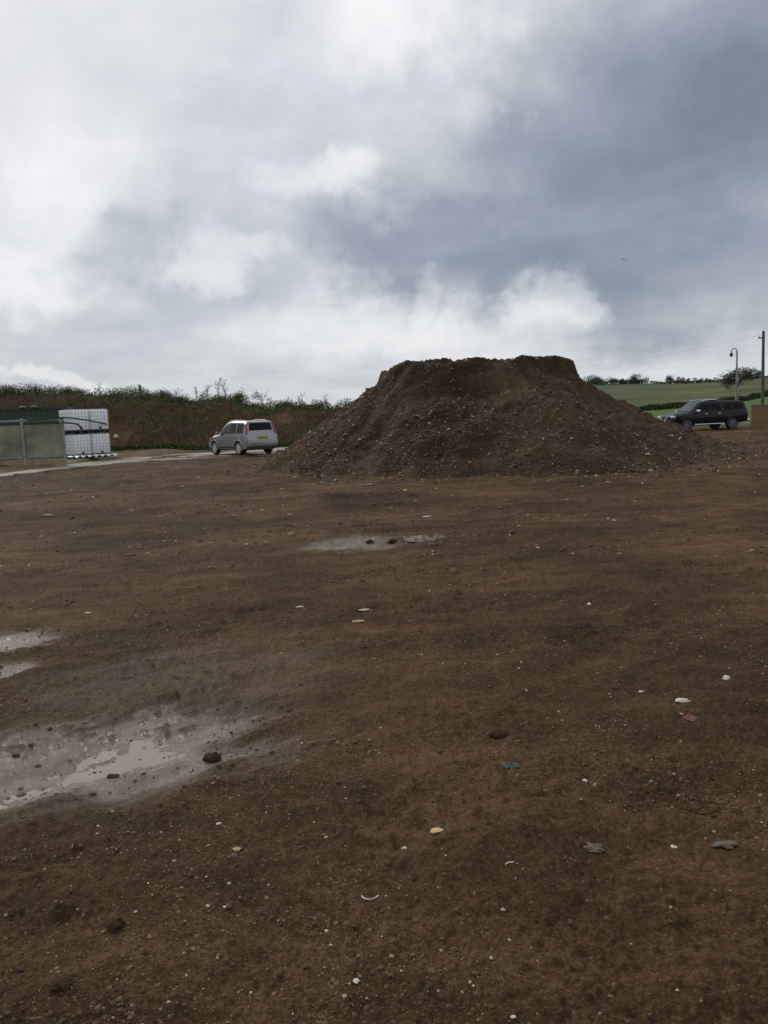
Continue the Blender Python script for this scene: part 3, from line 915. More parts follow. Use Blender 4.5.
# tall weeds on the bank top
weed_spots = [(196, 'tall dry weed, leftmost of those above the silver car'), (207, 'dry branching weed right of the leftmost one on the bank'),
              (218, 'slender tall weed on the bank crest left of the car roof'), (226, 'tallest branching weed on the bank crest above the car'),
              (240, 'thin bare weed on the bank crest above the car roof'), (262, 'bushy dry weed standing alone right of the car'),
              (270, 'short dry weed next to the lone bushy weed'), (301, 'small dry weed far right on the low bank crest'),
              (327, 'last dry weed where the bank meets the soil heap'), (100, 'arching dry stem on the bank crest above the white tanks'),
              (178, 'leaning dry stem on the bank crest left of the weeds')]
def crest(px):
    az, _ = az_el(px, 400)
    yy = np.linspace(52, 68, 120); xx = yy * math.tan(az)
    zz = bank_z(xx, yy); e = (zz - CAM_H) / np.hypot(xx, yy)
    k = int(np.argmax(e))
    return Vector((xx[k], yy[k], zz[k] - .05))
for i, (px, label) in enumerate(weed_spots):
    rr = random.Random(i * 7 + 3)
    H = 1.3 * [1.0, .9, 1.2, 1.5, .9, 1.2, .7, .7, .8, .7, .7][i]
    mb = MB()
    for s_ in range(rr.randint(3, 5)):
        lean = rr.uniform(-.28, .28); ln = rr.uniform(-.2, .2); hh = H * rr.uniform(.6, 1)
        pts = [Vector((lean * k_ * k_ * hh, ln * k_ * hh, k_ * hh)) for k_ in (0, .35, .7, 1)]
        mb.tube(pts, .014, 4, .006)
        for b_ in range(6):
            k_ = rr.uniform(.45, 1); q = Vector((lean * k_ * k_ * hh, ln * k_ * hh, k_ * hh))
            e_ = q + Vector((rr.uniform(-.22, .22), rr.uniform(-.2, .2), rr.uniform(.08, .22)))
            mb.tube([q, e_], .008, 4, .004)
            mb.box(-.018, .018, -.018, .018, -.02, .03, Matrix.Translation(e_))
    o = mb.build('dry_weed', M['wood']); o.location = crest(px)
    tag(o, label, 'weed', 'dry weeds on the bank crest')
def shrub(px, w, h, seed, label, base=(.082, .096, .046)):
    h *= .72
    (v, f, c), _ = tree_crown(int(1500 * w), w, h, .045, 12, seed, base)
    v[:, 2] -= .1
    root = empty('scrub_bush', crest(px))
    np_mesh('foliage', v, f, M['leaves'], root, colors=c)
    mb = MB()
    for k_ in range(5):
        a_ = k_ * 1.3
        mb.tube([(0, 0, -.2), (.25 * w * math.cos(a_), .25 * w * math.sin(a_), .6 * h)], .02, 5, .008)
    mb.build('stem', M['bark'], root)
    tag(root, label, 'bush', 'bushes along the bank crest')
for i, (px, w, h, label) in enumerate([
        (12, 3.2, .8, 'low dark bush at the left edge on the bank crest'), (45, 2.6, .9, 'rounded bush on the bank crest above the panel fence'),
        (75, 2.4, .6, 'low bush on the bank crest above the white tanks'), (128, 2.8, .9, 'dark bush left of the stump post on the bank'),
        (155, 2.2, .8, 'dark bush right of the stump post on the bank'), (186, 2.0, .6, 'small bush below the leftmost dry weeds'),
        (236, 2.2, .9, 'thick bush on the crest just above the car roof'), (255, 1.6, .5, 'small bush on the crest right of the car roof bush'),
        (310, 1.8, .7, 'bush near the low right end of the bank'), (286, 1.6, .5, 'low bush on the bank above the reddish bare patch')]):
    shrub(px, w, h, 120 + i, label)
o = MB().tube([(0, 0, -.2), (.02, 0, .5), (-.03, 0, 1.05)], .10, 7, .075).build('stump_post', M['wood'], smooth=True)
o.location = crest(141); tag(o, 'short dark stump post sticking up from the bank crest', 'post')
# weeds at the foot of the bank by the car and verge by the pickup: grass
n = 9000
x = rng.uniform(-24, -2, n); y = bank_base(x) - rng.random(n) ** 2 * 1.6 + .3
z = np.maximum(ground_h(x, y), bank_z(x, y) - 0.05)
cc0 = np.array([.045, .068, .022]) * rng.uniform(.6, 1.4, (n, 1))
v, f, c = leaf_cards(np.stack([x, y, z + rng.random(n) * .22], 1), rng.uniform(.04, .10, n), cc0, .8)
tag(np_mesh('verge_grass', v, f, M['leaves'], colors=c), kind='stuff')

# ------------------------------------------------------------------ concrete track on the left
def ribbon(name, near, far_, mat, lift=.03, n=60):
    A = [flat_pt(*p) for p in near]; B = [flat_pt(*p) for p in far_]
    def samp(L_, t_):
        L_ = np.array(L_); s_ = np.linspace(0, 1, len(L_))
        return np.stack([np.interp(t_, s_, L_[:, 0]), np.interp(t_, s_, L_[:, 1])], 1)
    t_ = np.linspace(0, 1, n); a = samp(A, t_); b = samp(B, t_)
    a += np.stack([P(t_ * 25, t_ * 0, 5), P(t_ * 25, t_ * 0 + 7, 5)], 1) * .4
    rows = [a + (b - a) * k for k in np.linspace(0, 1, 5)]
    V = []
    for i_, q in enumerate([rows[0]] + rows + [rows[-1]]):
        zz = np.full(n, lift + .012)
        if i_ in (0, 6): zz = zz - .2
        V.append(np.stack([q[:, 0], q[:, 1], zz], 1))
    V = np.concatenate(V); i = np.arange(6)[:, None] * n; j = np.arange(n - 1)[None]
    q = np.stack([(i + j).ravel(), (i + j + 1).ravel(), (i + n + j + 1).ravel(), (i + n + j).ravel()], 1)
    return tag(np_mesh(name, V, q, mat, smooth=False), kind='structure')
ribbon('concrete_track', TRACK_NEAR, TRACK_FAR, M['concrete'], .03)

# ------------------------------------------------------------------ panel fence, tanks, container
def yaw_to(a, b): return math.atan2(b.y - a.y, b.x - a.x)
pf = [Vector((*flat_pt(*q), 0)) for q in ((66, 466.5), (25.5, 468.5))]
fdir = (pf[0] - pf[1]); seg = fdir.length; fdir.normalize()
fence = empty('panel_fence', pf[1] - fdir * seg * 1, math.atan2(fdir.y, fdir.x))
tag(fence, 'grey-green weathered sheet panel fence in steel frames at the left edge', 'fence')
PH = 2.05
for k in range(3):
    x = k * seg
    MB().box(x - .06, x + .06, -.06, .06, -.3, PH + .05).build('post', M['galv'], fence, bevel=.01)
for k in range(2):
    x0, x1 = k * seg + .061, (k + 1) * seg - .061
    MB().box(x0, x1, -.035, .035, PH - .08, PH).build('top_rail', M['galv'], fence)
    MB().box(x0, x1, -.03, .03, .42, .49).build('bottom_rail', M['galv'], fence)
    MB().box(x0, x1, -.012, .012, .492, PH - .22).build('sheet', M['sheet'], fence)
    MB().box(x0, x1, -.03, .03, PH - .218, PH - .17).build('middle_rail', M['darkmetal'], fence)
    MB().box(x0, x1, -.025, .025, .02, .38).build('bottom_board', M['board'], fence)
# dark hose along the fence top and over the tanks (a bent pipe)
pc = pf[0]
def tank(loc, rz, label):
    root = empty('bulk_tank', loc, rz)
    tag(root, label, 'tank', 'caged white bulk tanks')
    w, d, h = .96, 1.16, 1.0
    MB().box(-w / 2, w / 2, -d / 2, d / 2, .16, .16 + h - .03).build('plastic_bottle', M['white_tank'], root, True, bevel=.06)
    cap = MB(); cap.tube([(0, 0, .16 + h - .04), (0, 0, .16 + h + .02)], .11, 16); cap.build('filler_cap', M['darkmetal'], root)
    v_ = MB(); v_.tube([(0, -d / 2 - .07, .24), (0, -d / 2 + .05, .24)], .05, 10); v_.build('outlet_valve', M['darkmetal'], root)
    cg = MB(); W2, D2 = w / 2 + .02, d / 2 + .02; R_ = .008
    for k in range(7):
        z = .2 + k * (h - .06) / 6
        cg.tube([(-W2, -D2, z), (W2, -D2, z), (W2, D2, z), (-W2, D2, z), (-W2, -D2, z)], R_, 5, cap=False)
    for k in range(6):
        x = -W2 + (k + .5) * 2 * W2 / 6
        for y in (-D2, D2): cg.tube([(x, y, .14), (x, y, .16 + h)], R_, 5)
    for k in range(7):
        y = -D2 + (k + .5) * 2 * D2 / 7
        for x in (-W2, W2): cg.tube([(x, y, .14), (x, y, .16 + h)], R_, 5)
    for q in (-.25, .25): cg.box(-W2, W2, q - .03, q + .03, .16 + h - .01, .16 + h + .012)
    cg.build('cage', M['cage'], root)
    pal = MB()
    pal.box(-w / 2 - .02, w / 2 + .02, -d / 2 - .02, d / 2 + .02, .115, .15)
    for x in (-.42, 0, .42):
        for y in (-.5, 0, .5): pal.box(x - .06, x + .06, y - .07, y + .07, .02, .115)
    for x in (-.42, 0, .42): pal.box(x - .05, x + .05, -d / 2, d / 2, 0, .021)
    pal.build('pallet', M['darkmetal'], root)
    return root
def at_depth(px, py, Y):
    d_ = ray(px, py); k_ = Y / d_.y
    return Vector((d_.x * k_, Y, CAM_H + d_.z * k_))
TY = rad(48)
ux = Vector((math.cos(TY), math.sin(TY), 0)); uy = Vector((-math.sin(TY), math.cos(TY), 0))
corner = at_depth(74, 456, 40.2); corner.z = gz(corner.x, corner.y + .7)          # nearest bottom corner of the stack
for du, z, label in [(.5, 0.02, 'bottom left caged white bulk tank in the two by two stack'), (1.505, 0.02, 'bottom right caged white bulk tank in the two by two stack'),
                     (.5, 1.21, 'top left caged white bulk tank in the two by two stack'), (1.505, 1.21, 'top right caged white bulk tank in the two by two stack')]:
    p_ = corner + ux * du + uy * .62
    tank((p_.x, p_.y, corner.z + z - .01), TY, label)
h1 = MB(); h1.tube([at_depth(*q) for q in ((20, 420.5, 35.2), (45, 419, 35.2), (63, 417.6, 35.1), (75, 418.4, 39.1), (88, 420.2, 40.1), (99, 422.6, 41.0), (107, 424.2, 41.5))], .035, 8)
tag(h1.build('black_hose', M['rubber'], smooth=True), 'long black hose slung from the fence top across the upper tanks', 'hose')
h2 = MB(); h2.tube([at_depth(*q) for q in ((63, 422.5, 35.4), (72, 423.2, 39.0), (78, 424.4, 39.5), (81, 427.5, 39.7), (82.5, 434, 39.8))], .04, 8)
tag(h2.build('black_hose', M['rubber'], smooth=True), 'bent black hose curving down in front of the left tanks', 'hose')
# corrugated sheet edge in front of the tanks
cs_ = MB(); nn = 60; Lc = 2.9
a0 = at_depth(72, 458, 38.9); a1 = at_depth(120, 458, 40.2); a0.z = a1.z = 0; dv = (a1 - a0); Lc = dv.length; yw = math.atan2(dv.y, dv.x)
prof = [(i / nn * Lc, .10 + .045 * math.sin(i / nn * Lc / .30 * 2 * math.pi)) for i in range(nn + 1)]
vs = [(x, y, z + dz_) for y in (0, .8) for x, z in prof for dz_ in (0, .012)]
m_ = (nn + 1) * 2; fs = []
for i in range(nn):
    a = 2 * i
    fs += [(a, a + 2, a + 3, a + 1), (m_ + a, m_ + a + 1, m_ + a + 3, m_ + a + 2), (a, m_ + a, m_ + a + 2, a + 2), (a + 1, a + 3, m_ + a + 3, m_ + a + 1)]
fs += [(0, 1, m_ + 1, m_), (2 * nn, m_ + 2 * nn, m_ + 2 * nn + 1, 2 * nn + 1)]
o = cs_.add(vs, fs).build('corrugated_sheet', M['white_tank'], smooth=True)
o.location = (a0.x, a0.y, gz(a0.x, a0.y) - .02); o.rotation_euler = (0, 0, yw)
tag(o, 'pale corrugated sheet lying on the ground in front of the white tanks', 'metal sheet')

# green container behind
cont = empty('green_container', (*flat_pt(-60, 450), 0), rad(7))
cx, cy = flat_pt(-60, 450)
d_ = math.hypot(cx, cy)
cont.location = (-28.9, 44.0, .10)
tag(cont, 'long dark green steel container behind the panel fence', 'container')
Lk, Dk, Hk = 12.2, 2.44, 2.7
cx1 = 7.7
def corr_wall(length, height, y, sgn, along):
    v, f = [], []; pitch = .28; xs = [0.0]
    n_ = int(length / pitch); pr = []
    for k in range(n_):
        b_ = k * length / n_; p_ = length / n_
        pr += [(b_, 0), (b_ + p_ * .28, 0), (b_ + p_ * .5, .036), (b_ + p_ * .78, .036)]
    pr.append((length, 0))
    for z in (.16, height - .12):
        for x, o_ in pr:
            v.append((x, y + sgn * -o_, z) if along else (y + sgn * -o_, x, z))
    m_ = len(pr)
    for k in range(m_ - 1): f.append((k, k + 1, m_ + k + 1, m_ + k))
    return MB().add(v, f)
corr_wall(Lk, Hk, -Dk / 2, -1, True).build('front_wall', M['green_paint'], cont)
corr_wall(Lk, Hk, Dk / 2, 1, True).build('rear_wall', M['green_paint'], cont)
for x in (0, Lk):
    MB().box(x - .02, x + .02, -Dk / 2 + .05, Dk / 2 - .05, .16, Hk - .12).build('end_wall', M['green_paint'], cont)
    for y in (-Dk / 2, Dk / 2):
        MB().box(x - .08, x + .08, y - .08, y + .08, 0, Hk).build('corner_post', M['green_paint'], cont)
for y in (-Dk / 2, Dk / 2):
    MB().box(.08, Lk - .08, y - .05, y + .05, Hk - .13, Hk - .005).build('top_rail', M['green_paint'], cont)
    MB().box(.08, Lk - .08, y - .05, y + .05, .0, .165).build('bottom_rail', M['green_paint'], cont)
MB().box(.05, Lk - .05, -Dk / 2 + .05, Dk / 2 - .05, Hk - .10, Hk - .06).build('roof', M['galv'], cont)

# dark covered pile by the fence foot
def lump(name, sx, sy, sz, mat, seed, sub=3, rough=.22, flatbase=True):
    bm = bmesh.new(); bmesh.ops.create_icosphere(bm, subdivisions=sub, radius=1)
    co = np.array([v.co[:] for v in bm.verts]); q = seed * 3.7
    nz = P(co[:, 0] * 1.3 + q, co[:, 1] * 1.3 + co[:, 2] * .9, seed) + .5 * P(co[:, 0] * 3 + q, co[:, 1] * 3 + co[:, 2] * 2.3, seed + 1) + .25 * P(co[:, 0] * 7 + q, co[:, 1] * 7 + co[:, 2] * 5, seed + 2)
    co = co * (1 + rough * nz)[:, None] * np.array([sx, sy, sz])
    if flatbase: co[:, 2] = np.where(co[:, 2] < 0, co[:, 2] * .45, co[:, 2])
    for v, c_ in zip(bm.verts, co): v.co = c_
    me = bpy.data.meshes.new(name); bm.to_mesh(me); bm.free()
    me.materials.append(mat); me.polygons.foreach_set('use_smooth', [True] * len(me.polygons)); me.set_sharp_from_angle(angle=rad(38))
    return link(bpy.data.objects.new(name, me))
o = lump('covered_pile', 1.1, .6, .62, M['darkmetal'], 3); p_ = flat_pt(3, 469); o.location = (p_[0], p_[1], 0)
tag(o, 'low dark covered pile at the foot of the panel fence, left edge', 'pile')
o = lump('white_bag', .16, .12, .18, M['white_stone'], 9); o.location = (-17.7, 53.9, .95)
yy = np.array([53.6]); o.location = (-17.35, 54.6, float(bank_z(np.array([-17.35]), np.array([54.6]))[0]) + .12)
tag(o, 'small white bag on the reddish earth right of the tanks', 'bag')

for px_, lab_ in ((20, 'left of two pale sacks on the green container roof'), (32, 'right of two pale sacks on the green container roof')):
    q_ = at_depth(px_, 406, 43.6)
    o = lump('pale_sack', .20, .15, .08, M['rag'], px_); o.location = (q_.x, 43.6 + .3, 2.79); tag(o, lab_, 'sack')
# ------------------------------------------------------------------ vehicles
def ring_pts(s):
    x, zb, w, zbelt, wr, zr = s
    return [(0, zb), (w * .80, zb), (w * .955, zb + .07), (w, zb + (zbelt - zb) * .5), (w * .985, zbelt - .015),
            (wr, zr - .07), (wr - .07, zr - .012), (0, zr)]
class Body:
    def __init__(self, st):
        self.st = st
        self.R = [[(s[0], y, z) for y, z in ring_pts(s)] for s in st]
    def at(self, sf, jf):
        i = min(int(sf), len(self.R) - 2); a = sf - i
        j = min(int(jf), 6); b = jf - j
        g = lambda ii, jj: Vector(self.R[ii][jj])
        return (g(i, j) * (1 - b) + g(i, j + 1) * b) * (1 - a) + (g(i + 1, j) * (1 - b) + g(i + 1, j + 1) * b) * a
    def x_at(self, x):
        xs = [s[0] for s in self.st]
        for i in range(len(xs) - 1):
            if min(xs[i], xs[i + 1]) <= x <= max(xs[i], xs[i + 1]):
                return i + (x - xs[i]) / (xs[i + 1] - xs[i])
    def mesh(self, mat, parent, cuts, wheel_r):
        mb = MB(); M_ = 14; vs = []
        for r_ in self.R:
            vs += r_ + [(p[0], -p[1], p[2]) for p in reversed(r_[1:7])]
        n = len(self.R); fs = []
        for i in range(n - 1):
            for k in range(M_):
                fs.append((i * M_ + k, i * M_ + (k + 1) % M_, (i + 1) * M_ + (k + 1) % M_, (i + 1) * M_ + k))
        fs += [tuple(range(M_)), tuple((n - 1) * M_ + k for k in reversed(range(M_)))]
        o = mb.add(vs, fs).build('body', mat, None)
        for cx_ in cuts:
            for sd_ in (-1, 1):
                c = MB(); c.tube([(cx_, sd_ * .56, wheel_r - .02), (cx_, sd_ * 1.2, wheel_r - .02)], wheel_r + .055, 24)
                co = c.build('cutter', M['plastic'])
                md = o.modifiers.new('b', 'BOOLEAN'); md.operation = 'DIFFERENCE'; md.object = co; md.solver = 'EXACT'
                bpy.context.view_layer.update()
                dg = bpy.context.evaluated_depsgraph_get()
                me = bpy.data.meshes.new_from_object(o.evaluated_get(dg))
                o.modifiers.clear(); o.data = me
                bpy.data.objects.remove(co)
        me = o.data
        bm = bmesh.new(); bm.from_mesh(me)
        ed = [e for e in bm.edges if len(e.link_faces) == 2 and rad(12) < e.calc_face_angle(0) < rad(70)]
        bm.to_mesh(me); bm.free()
        me.polygons.foreach_set('use_smooth', [True] * len(me.polygons)); me.set_sharp_from_angle(angle=rad(32))
        o.parent = parent
        return o
    def pane(self, name, s0, s1, j0, j1, mat, parent, off=.006, sides=(1, -1), n=4, thick=.004):
        out = []
        for sd_ in sides:
            v, f = [], []
            for a in range(n + 1):
                for b in range(3):
                    p_ = self.at(s0 + (s1 - s0) * a / n, j0 + (j1 - j0) * b / 2)
                    v.append(Vector((p_.x, p_.y + off, p_.z + off * .3)))
            m_ = len(v)
            v += [q - Vector((0, off + thick, .004)) for q in v]
            for a in range(n):
                for b in range(2):
                    k = a * 3 + b
                    f += [(k, k + 1, k + 4, k + 3), (m_ + k, m_ + k + 3, m_ + k + 4, m_ + k + 1)]
            bd = [(a * 3, (a + 1) * 3) for a in range(n)] + [(a * 3 + 2, (a + 1) * 3 + 2) for a in range(n)] + [(0, 1), (1, 2), (n * 3, n * 3 + 1), (n * 3 + 1, n * 3 + 2)]
            f += [(a, b, m_ + b, m_ + a) for a, b in bd]
            v = [(q.x, q.y * sd_, q.z) for q in v]
            out.append(MB().add(v, f).build(name, mat, parent))
        return out
    def screen(self, name, s0, s1, j0, mat, parent, off=.008, n=3):
        """pane across the full width between two stations (windscreen, rear window)"""
        v, f = [], []; js = [j0, (j0 + 7) / 2, 7]
        for a in range(n + 1):
            row = [self.at(s0 + (s1 - s0) * a / n, j) for j in js]
            row = row + [Vector((q.x, -q.y, q.z)) for q in reversed(row[:-1])]
            v += row
        d = (v[5 * n + 2] - v[2]).normalized(); nrm = Vector((0, 1, 0)).cross(d)
        if nrm.z < 0: nrm = -nrm
        top = [q + nrm * off for q in v]; bot = [q - nrm * .004 for q in v]; m_ = len(v)
        for a in range(n):
            for b in range(4):
                k = a * 5 + b
                f += [(k, k + 1, k + 6, k + 5), (m_ + k, m_ + k + 5, m_ + k + 6, m_ + k + 1)]
        bd = [(k, k + 1) for k in range(4)] + [(n * 5 + k, n * 5 + k + 1) for k in range(4)] + [(a * 5, a * 5 + 5) for a in range(n)] + [(a * 5 + 4, a * 5 + 9) for a in range(n)]
        f += [(a, b, m_ + b, m_ + a) for a, b in bd]
        return MB().add(top + bot, f).build(name, mat, parent)

def wheel(root, x, y, r, wd, rim_mat, spokes=6):
    sd_ = 1 if y > 0 else -1
    # tyre as a lathe
    prof = [(r * .66, -wd / 2 + .01), (r * .90, -wd / 2), (r * .985, -wd / 2 + .035), (r, 0), (r * .985, wd / 2 - .035), (r * .90, wd / 2), (r * .66, wd / 2 - .01), (r * .62, 0)]
    N_ = 28; v, f = [], []
    for k in range(N_):
        t_ = k * 2 * math.pi / N_
        v += [(rr * math.cos(t_), yy_, rr * math.sin(t_)) for rr, yy_ in prof]
    m_ = len(prof)
    for k in range(N_):
        for q in range(m_):
            f.append((k * m_ + q, k * m_ + (q + 1) % m_, ((k + 1) % N_) * m_ + (q + 1) % m_, ((k + 1) % N_) * m_ + q))
    wr = bpy.data.objects.new('wheel', None); wr.empty_display_size = .1; link(wr, root); wr.location = (x, y, r)
    MB().add(v, f).build('tyre', M['rubber'], wr, True)
    rim = MB()
    rim.tube([(0, sd_ * (wd / 2 - .05), 0), (0, sd_ * (wd / 2 - .015), 0)], r * .2, 12)
    for k in range(spokes):
        R_ = Matrix.Rotation(k * 2 * math.pi / spokes, 4, 'Y')
        rim.box(-.045, .045, min(sd_ * (wd / 2 - .05), sd_ * (wd / 2 - .02)), max(sd_ * (wd / 2 - .05), sd_ * (wd / 2 - .02)), .05, r * .66, R_)
    ringv = MB()
    pr = [(r * .67, sd_ * (wd / 2 - .06)), (r * .67, sd_ * (wd / 2 - .008)), (r * .60, sd_ * (wd / 2 - .008)), (r * .60, sd_ * (wd / 2 - .06))]
    v, f = [], []
    for k in range(N_):
        t_ = k * 2 * math.pi / N_
        v += [(rr * math.cos(t_), yy_, rr * math.sin(t_)) for rr, yy_ in pr]
    for k in range(N_):
        for q in range(4):
            f.append((k * 4 + q, k * 4 + (q + 1) % 4, ((k + 1) % N_) * 4 + (q + 1) % 4, ((k + 1) % N_) * 4 + q))
    rim.add(v, f)
    rim.build('rim', rim_mat, wr)
    MB().tube([(0, -sd_ * .02, 0), (0, sd_ * .01, 0)], r * .64, 20).build('brake_disc', M['darkmetal'], wr)
    return wr

def arch(root, x, r, y, mat):
    for sd_ in (-1, 1):
        mb = MB(); pts = [(x + (r + .07) * math.cos(t_), sd_ * (y + .004), r - .02 + (r + .07) * math.sin(t_)) for t_ in [rad(-8 + k * 196 / 14) for k in range(15)]]
        mb.tube(pts, .022, 6)
        mb.build('wheel_arch', mat, root, True)

def box_part(root, name, mat, x0, x1, y0, y1, z0, z1, bevel=.02, both=False):
    for sd_ in ((1, -1) if both else (1,)):
        a, b = sorted((y0 * sd_, y1 * sd_))
        o = MB().box(x0, x1, a, b, z0, z1).build(name, mat, root, True, bevel=bevel)
    return o

def make_suv(loc, rz):
    root = empty('silver_car', loc, rz)
    st = [(-2.25, .46, .70, .66, .70, .72), (-2.20, .38, .82, .80, .79, .84), (-2.13, .32, .86, .98, .82, 1.03), (-2.09, .28, .872, 1.03, .82, 1.10),
          (-1.95, .25, .88, 1.03, .74, 1.61), (-1.65, .24, .882, 1.02, .73, 1.665), (-.6, .23, .885, 1.00, .73, 1.69), (-.10, .23, .885, .99, .72, 1.655),
          (.20, .23, .882, .98, .70, 1.59), (1.02, .24, .875, .95, .76, 1.06), (1.65, .28, .86, .89, .76, .98), (2.05, .33, .82, .76, .70, .86), (2.20, .40, .72, .66, .62, .74), (2.26, .46, .60, .56, .55, .62)]
    B = Body(st)
    B.mesh(M['silver'], root, (-1.31, 1.31), .35)
    for a, b in ((-1.84, -1.16), (-1.07, -.30), (-.21, .70)):
        B.pane('side_window', B.x_at(a), B.x_at(b), 4.12, 4.88, M['glass'], root)
    B.screen('windscreen', 8.06, 8.94, 6.1, M['glass'], root)
    B.screen('rear_window', 3.2, 3.9, 6.14, M['glass'], root)
    for (x, s_) in ((-1.31, 1), (1.31, 1)):
        for y in (.77, -.77): wheel(root, x, y, .35, .215, M['alloy'], 6)
        arch(root, x, .35, .875, M['silver'])
    box_part(root, 'rear_bumper', M['silver'], -2.31, -2.12, -.80, .80, .42, .70, .05)
    box_part(root, 'lower_bumper', M['plastic'], -2.27, -2.1, -.76, .76, .30, .43, .03)
    box_part(root, 'number_plate', M['plate_yellow'], -2.262, -2.18, -.26, .26, .80, .91, .004)
    for k in range(7):
        if k == 4: continue
        y = .2 - k * .066
        box_part(root, 'plate_character', M['plate_ink'], -2.266, -2.2615, y - .02, y + .02, .82, .89, 0)
    # tall tail lights up the rear pillars
    for sd_ in (1, -1):
        mb = MB(); L_ = []
        for sf in (2.6, 3.1, 3.6, 4.0):
            p_ = B.at(sf, 4.9 if sf > 3 else 4.4); q_ = B.at(sf, 6.0)
            L_ += [(p_.x - .035, (p_.y + .012) * sd_, p_.z), (q_.x - .035, q_.y * sd_, q_.z - .01), (p_.x + .10, (p_.y + .016) * sd_, p_.z)]
        f = []
        for k in range(3):
            a = k * 3
            f += [(a, a + 1, a + 4, a + 3), (a, a + 3, a + 5, a + 2), (a + 1, a + 2, a + 5, a + 4)]
        f += [(0, 2, 1), (9, 10, 11)]
        mb.add(L_, f).build('tail_light', M['red_lens'], root)
    box_part(root, 'mirror', M['silver'], .62, .76, .90, 1.06, 1.02, 1.17, .04, True)
    for x in (-.92, .0): box_part(root, 'door_handle', M['silver'], x - .1, x + .1, .876, .902, .90, .93, .008, True)
    for sd_ in (1, -1):
        MB().tube([(-1.6, .60 * sd_, 1.64), (-1.5, .61 * sd_, 1.685), (-.6, .64 * sd_, 1.715), (-.2, .64 * sd_, 1.69), (-.1, .63 * sd_, 1.64)], .022, 6).build('roof_rail', M['alloy'], root, True)
    box_part(root, 'side_moulding', M['plastic'], -.9, .9, .876, .896, .34, .44, .008, True)
    box_part(root, 'front_bumper', M['silver'], 2.12, 2.30, -.70, .70, .36, .62, .05)
    box_part(root, 'headlight', M['clear_lens'], 2.0, 2.15, .48, .72, .70, .84, .03, True)
    MB().tube([(-1.75, 0, 1.62), (-1.85, 0, 1.80)], .008, 5).build('aerial', M['plastic'], root)
    return root

def make_pickup(loc, rz):
    root = empty('black_pickup', loc, rz)
    st = [(-2.68, .52, .74, .60, .74, .70), (-2.62, .48, .84, .92, .80, 1.02), (-2.56, .46, .90, 1.10, .82, 1.20), (-2.40, .44, .91, 1.14, .74, 1.70), (-2.1, .42, .92, 1.14, .73, 1.765), (-.86, .36, .92, 1.13, .72, 1.775),
          (-.80, .35, .92, 1.13, .71, 1.72), (-.74, .35, .92, 1.13, .71, 1.775), (-.1, .34, .925, 1.12, .70, 1.80), (.55, .34, .925, 1.11, .68, 1.74), (1.34, .36, .92, 1.07, .80, 1.17), (1.9, .40, .91, 1.02, .80, 1.12), (2.35, .42, .86, .95, .74, 1.05), (2.55, .45, .74, .84, .64, .96), (2.63, .5, .62, .70, .55, .80)]
    B = Body(st)
    B.mesh(M['black'], root, (-1.5, 1.65), .385)
    for a, b in ((-2.3, -1.62), (-1.52, -.92), (-.70, -.02), (.06, .98)):
        B.pane('side_window', B.x_at(a), B.x_at(b), 4.14, 4.86, M['glass'], root)
    B.screen('windscreen', 9.06, 9.94, 6.1, M['windscreen'], root)
    B.screen('rear_window', 2.2, 2.9, 6.1, M['glass'], root)
    for x in (-1.5, 1.65):
        for y in (.79, -.79): wheel(root, x, y, .385, .25, M['dull_alloy'], 6)
        arch(root, x, .385, .91, M['black'])
    box_part(root, 'front_bumper', M['black'], 2.42, 2.69, -.80, .80, .42, .66, .06)
    box_part(root, 'grille', M['plastic'], 2.50, 2.655, -.42, .42, .68, .92, .03)
    for sd_ in (1, -1):
        MB().tube([(2.665, .08 * sd_, .70), (2.66, .26 * sd_, .73), (2.63, .38 * sd_, .95)], .030, 6).build('grille_trim', M['chrome'], root, True)
    box_part(root, 'headlight', M['clear_lens'], 2.30, 2.565, .47, .80, .82, .97, .045, True)
    box_part(root, 'fog_light', M['clear_lens'], 2.60, 2.70, .55, .68, .50, .58, .03, True)
    box_part(root, 'number_plate', M['plate_white'], 2.688, 2.70, -.26, .26, .50, .61, .003)
    box_part(root, 'mirror', M['chrome'], .92, 1.10, .95, 1.15, 1.10, 1.28, .045, True)
    for x in (-.55, .35): box_part(root, 'door_handle', M['chrome'], x - .11, x + .11, .92, .948, 1.0, 1.035, .01, True)
    for sd_ in (1, -1):
        MB().tube([(-.62, .62 * sd_, 1.76), (-.5, .63 * sd_, 1.85), (.3, .62 * sd_, 1.84), (.45, .61 * sd_, 1.76)], .024, 6).build('roof_rail', M['chrome'], root, True)
        MB().tube([(-.9, .93 * sd_, .40), (-.8, 1.0 * sd_, .40), (1.05, 1.0 * sd_, .40), (1.15, .93 * sd_, .40)], .035, 8).build('side_step', M['chrome'], root, True)
    box_part(root, 'rear_bumper', M['chrome'], -2.80, -2.64, -.80, .80, .46, .62, .03)
    box_part(root, 'tail_light', M['red_lens'], -2.63, -2.50, .80, .905, .80, 1.08, .02, True)
    return root

def heading(azdeg): return rad(90 - azdeg)
q = flat_pt(240, 456.6)
suv_az = -37
hv = Vector((math.sin(rad(suv_az)), math.cos(rad(suv_az)), 0)); lv = Vector((-hv.y, hv.x, 0))
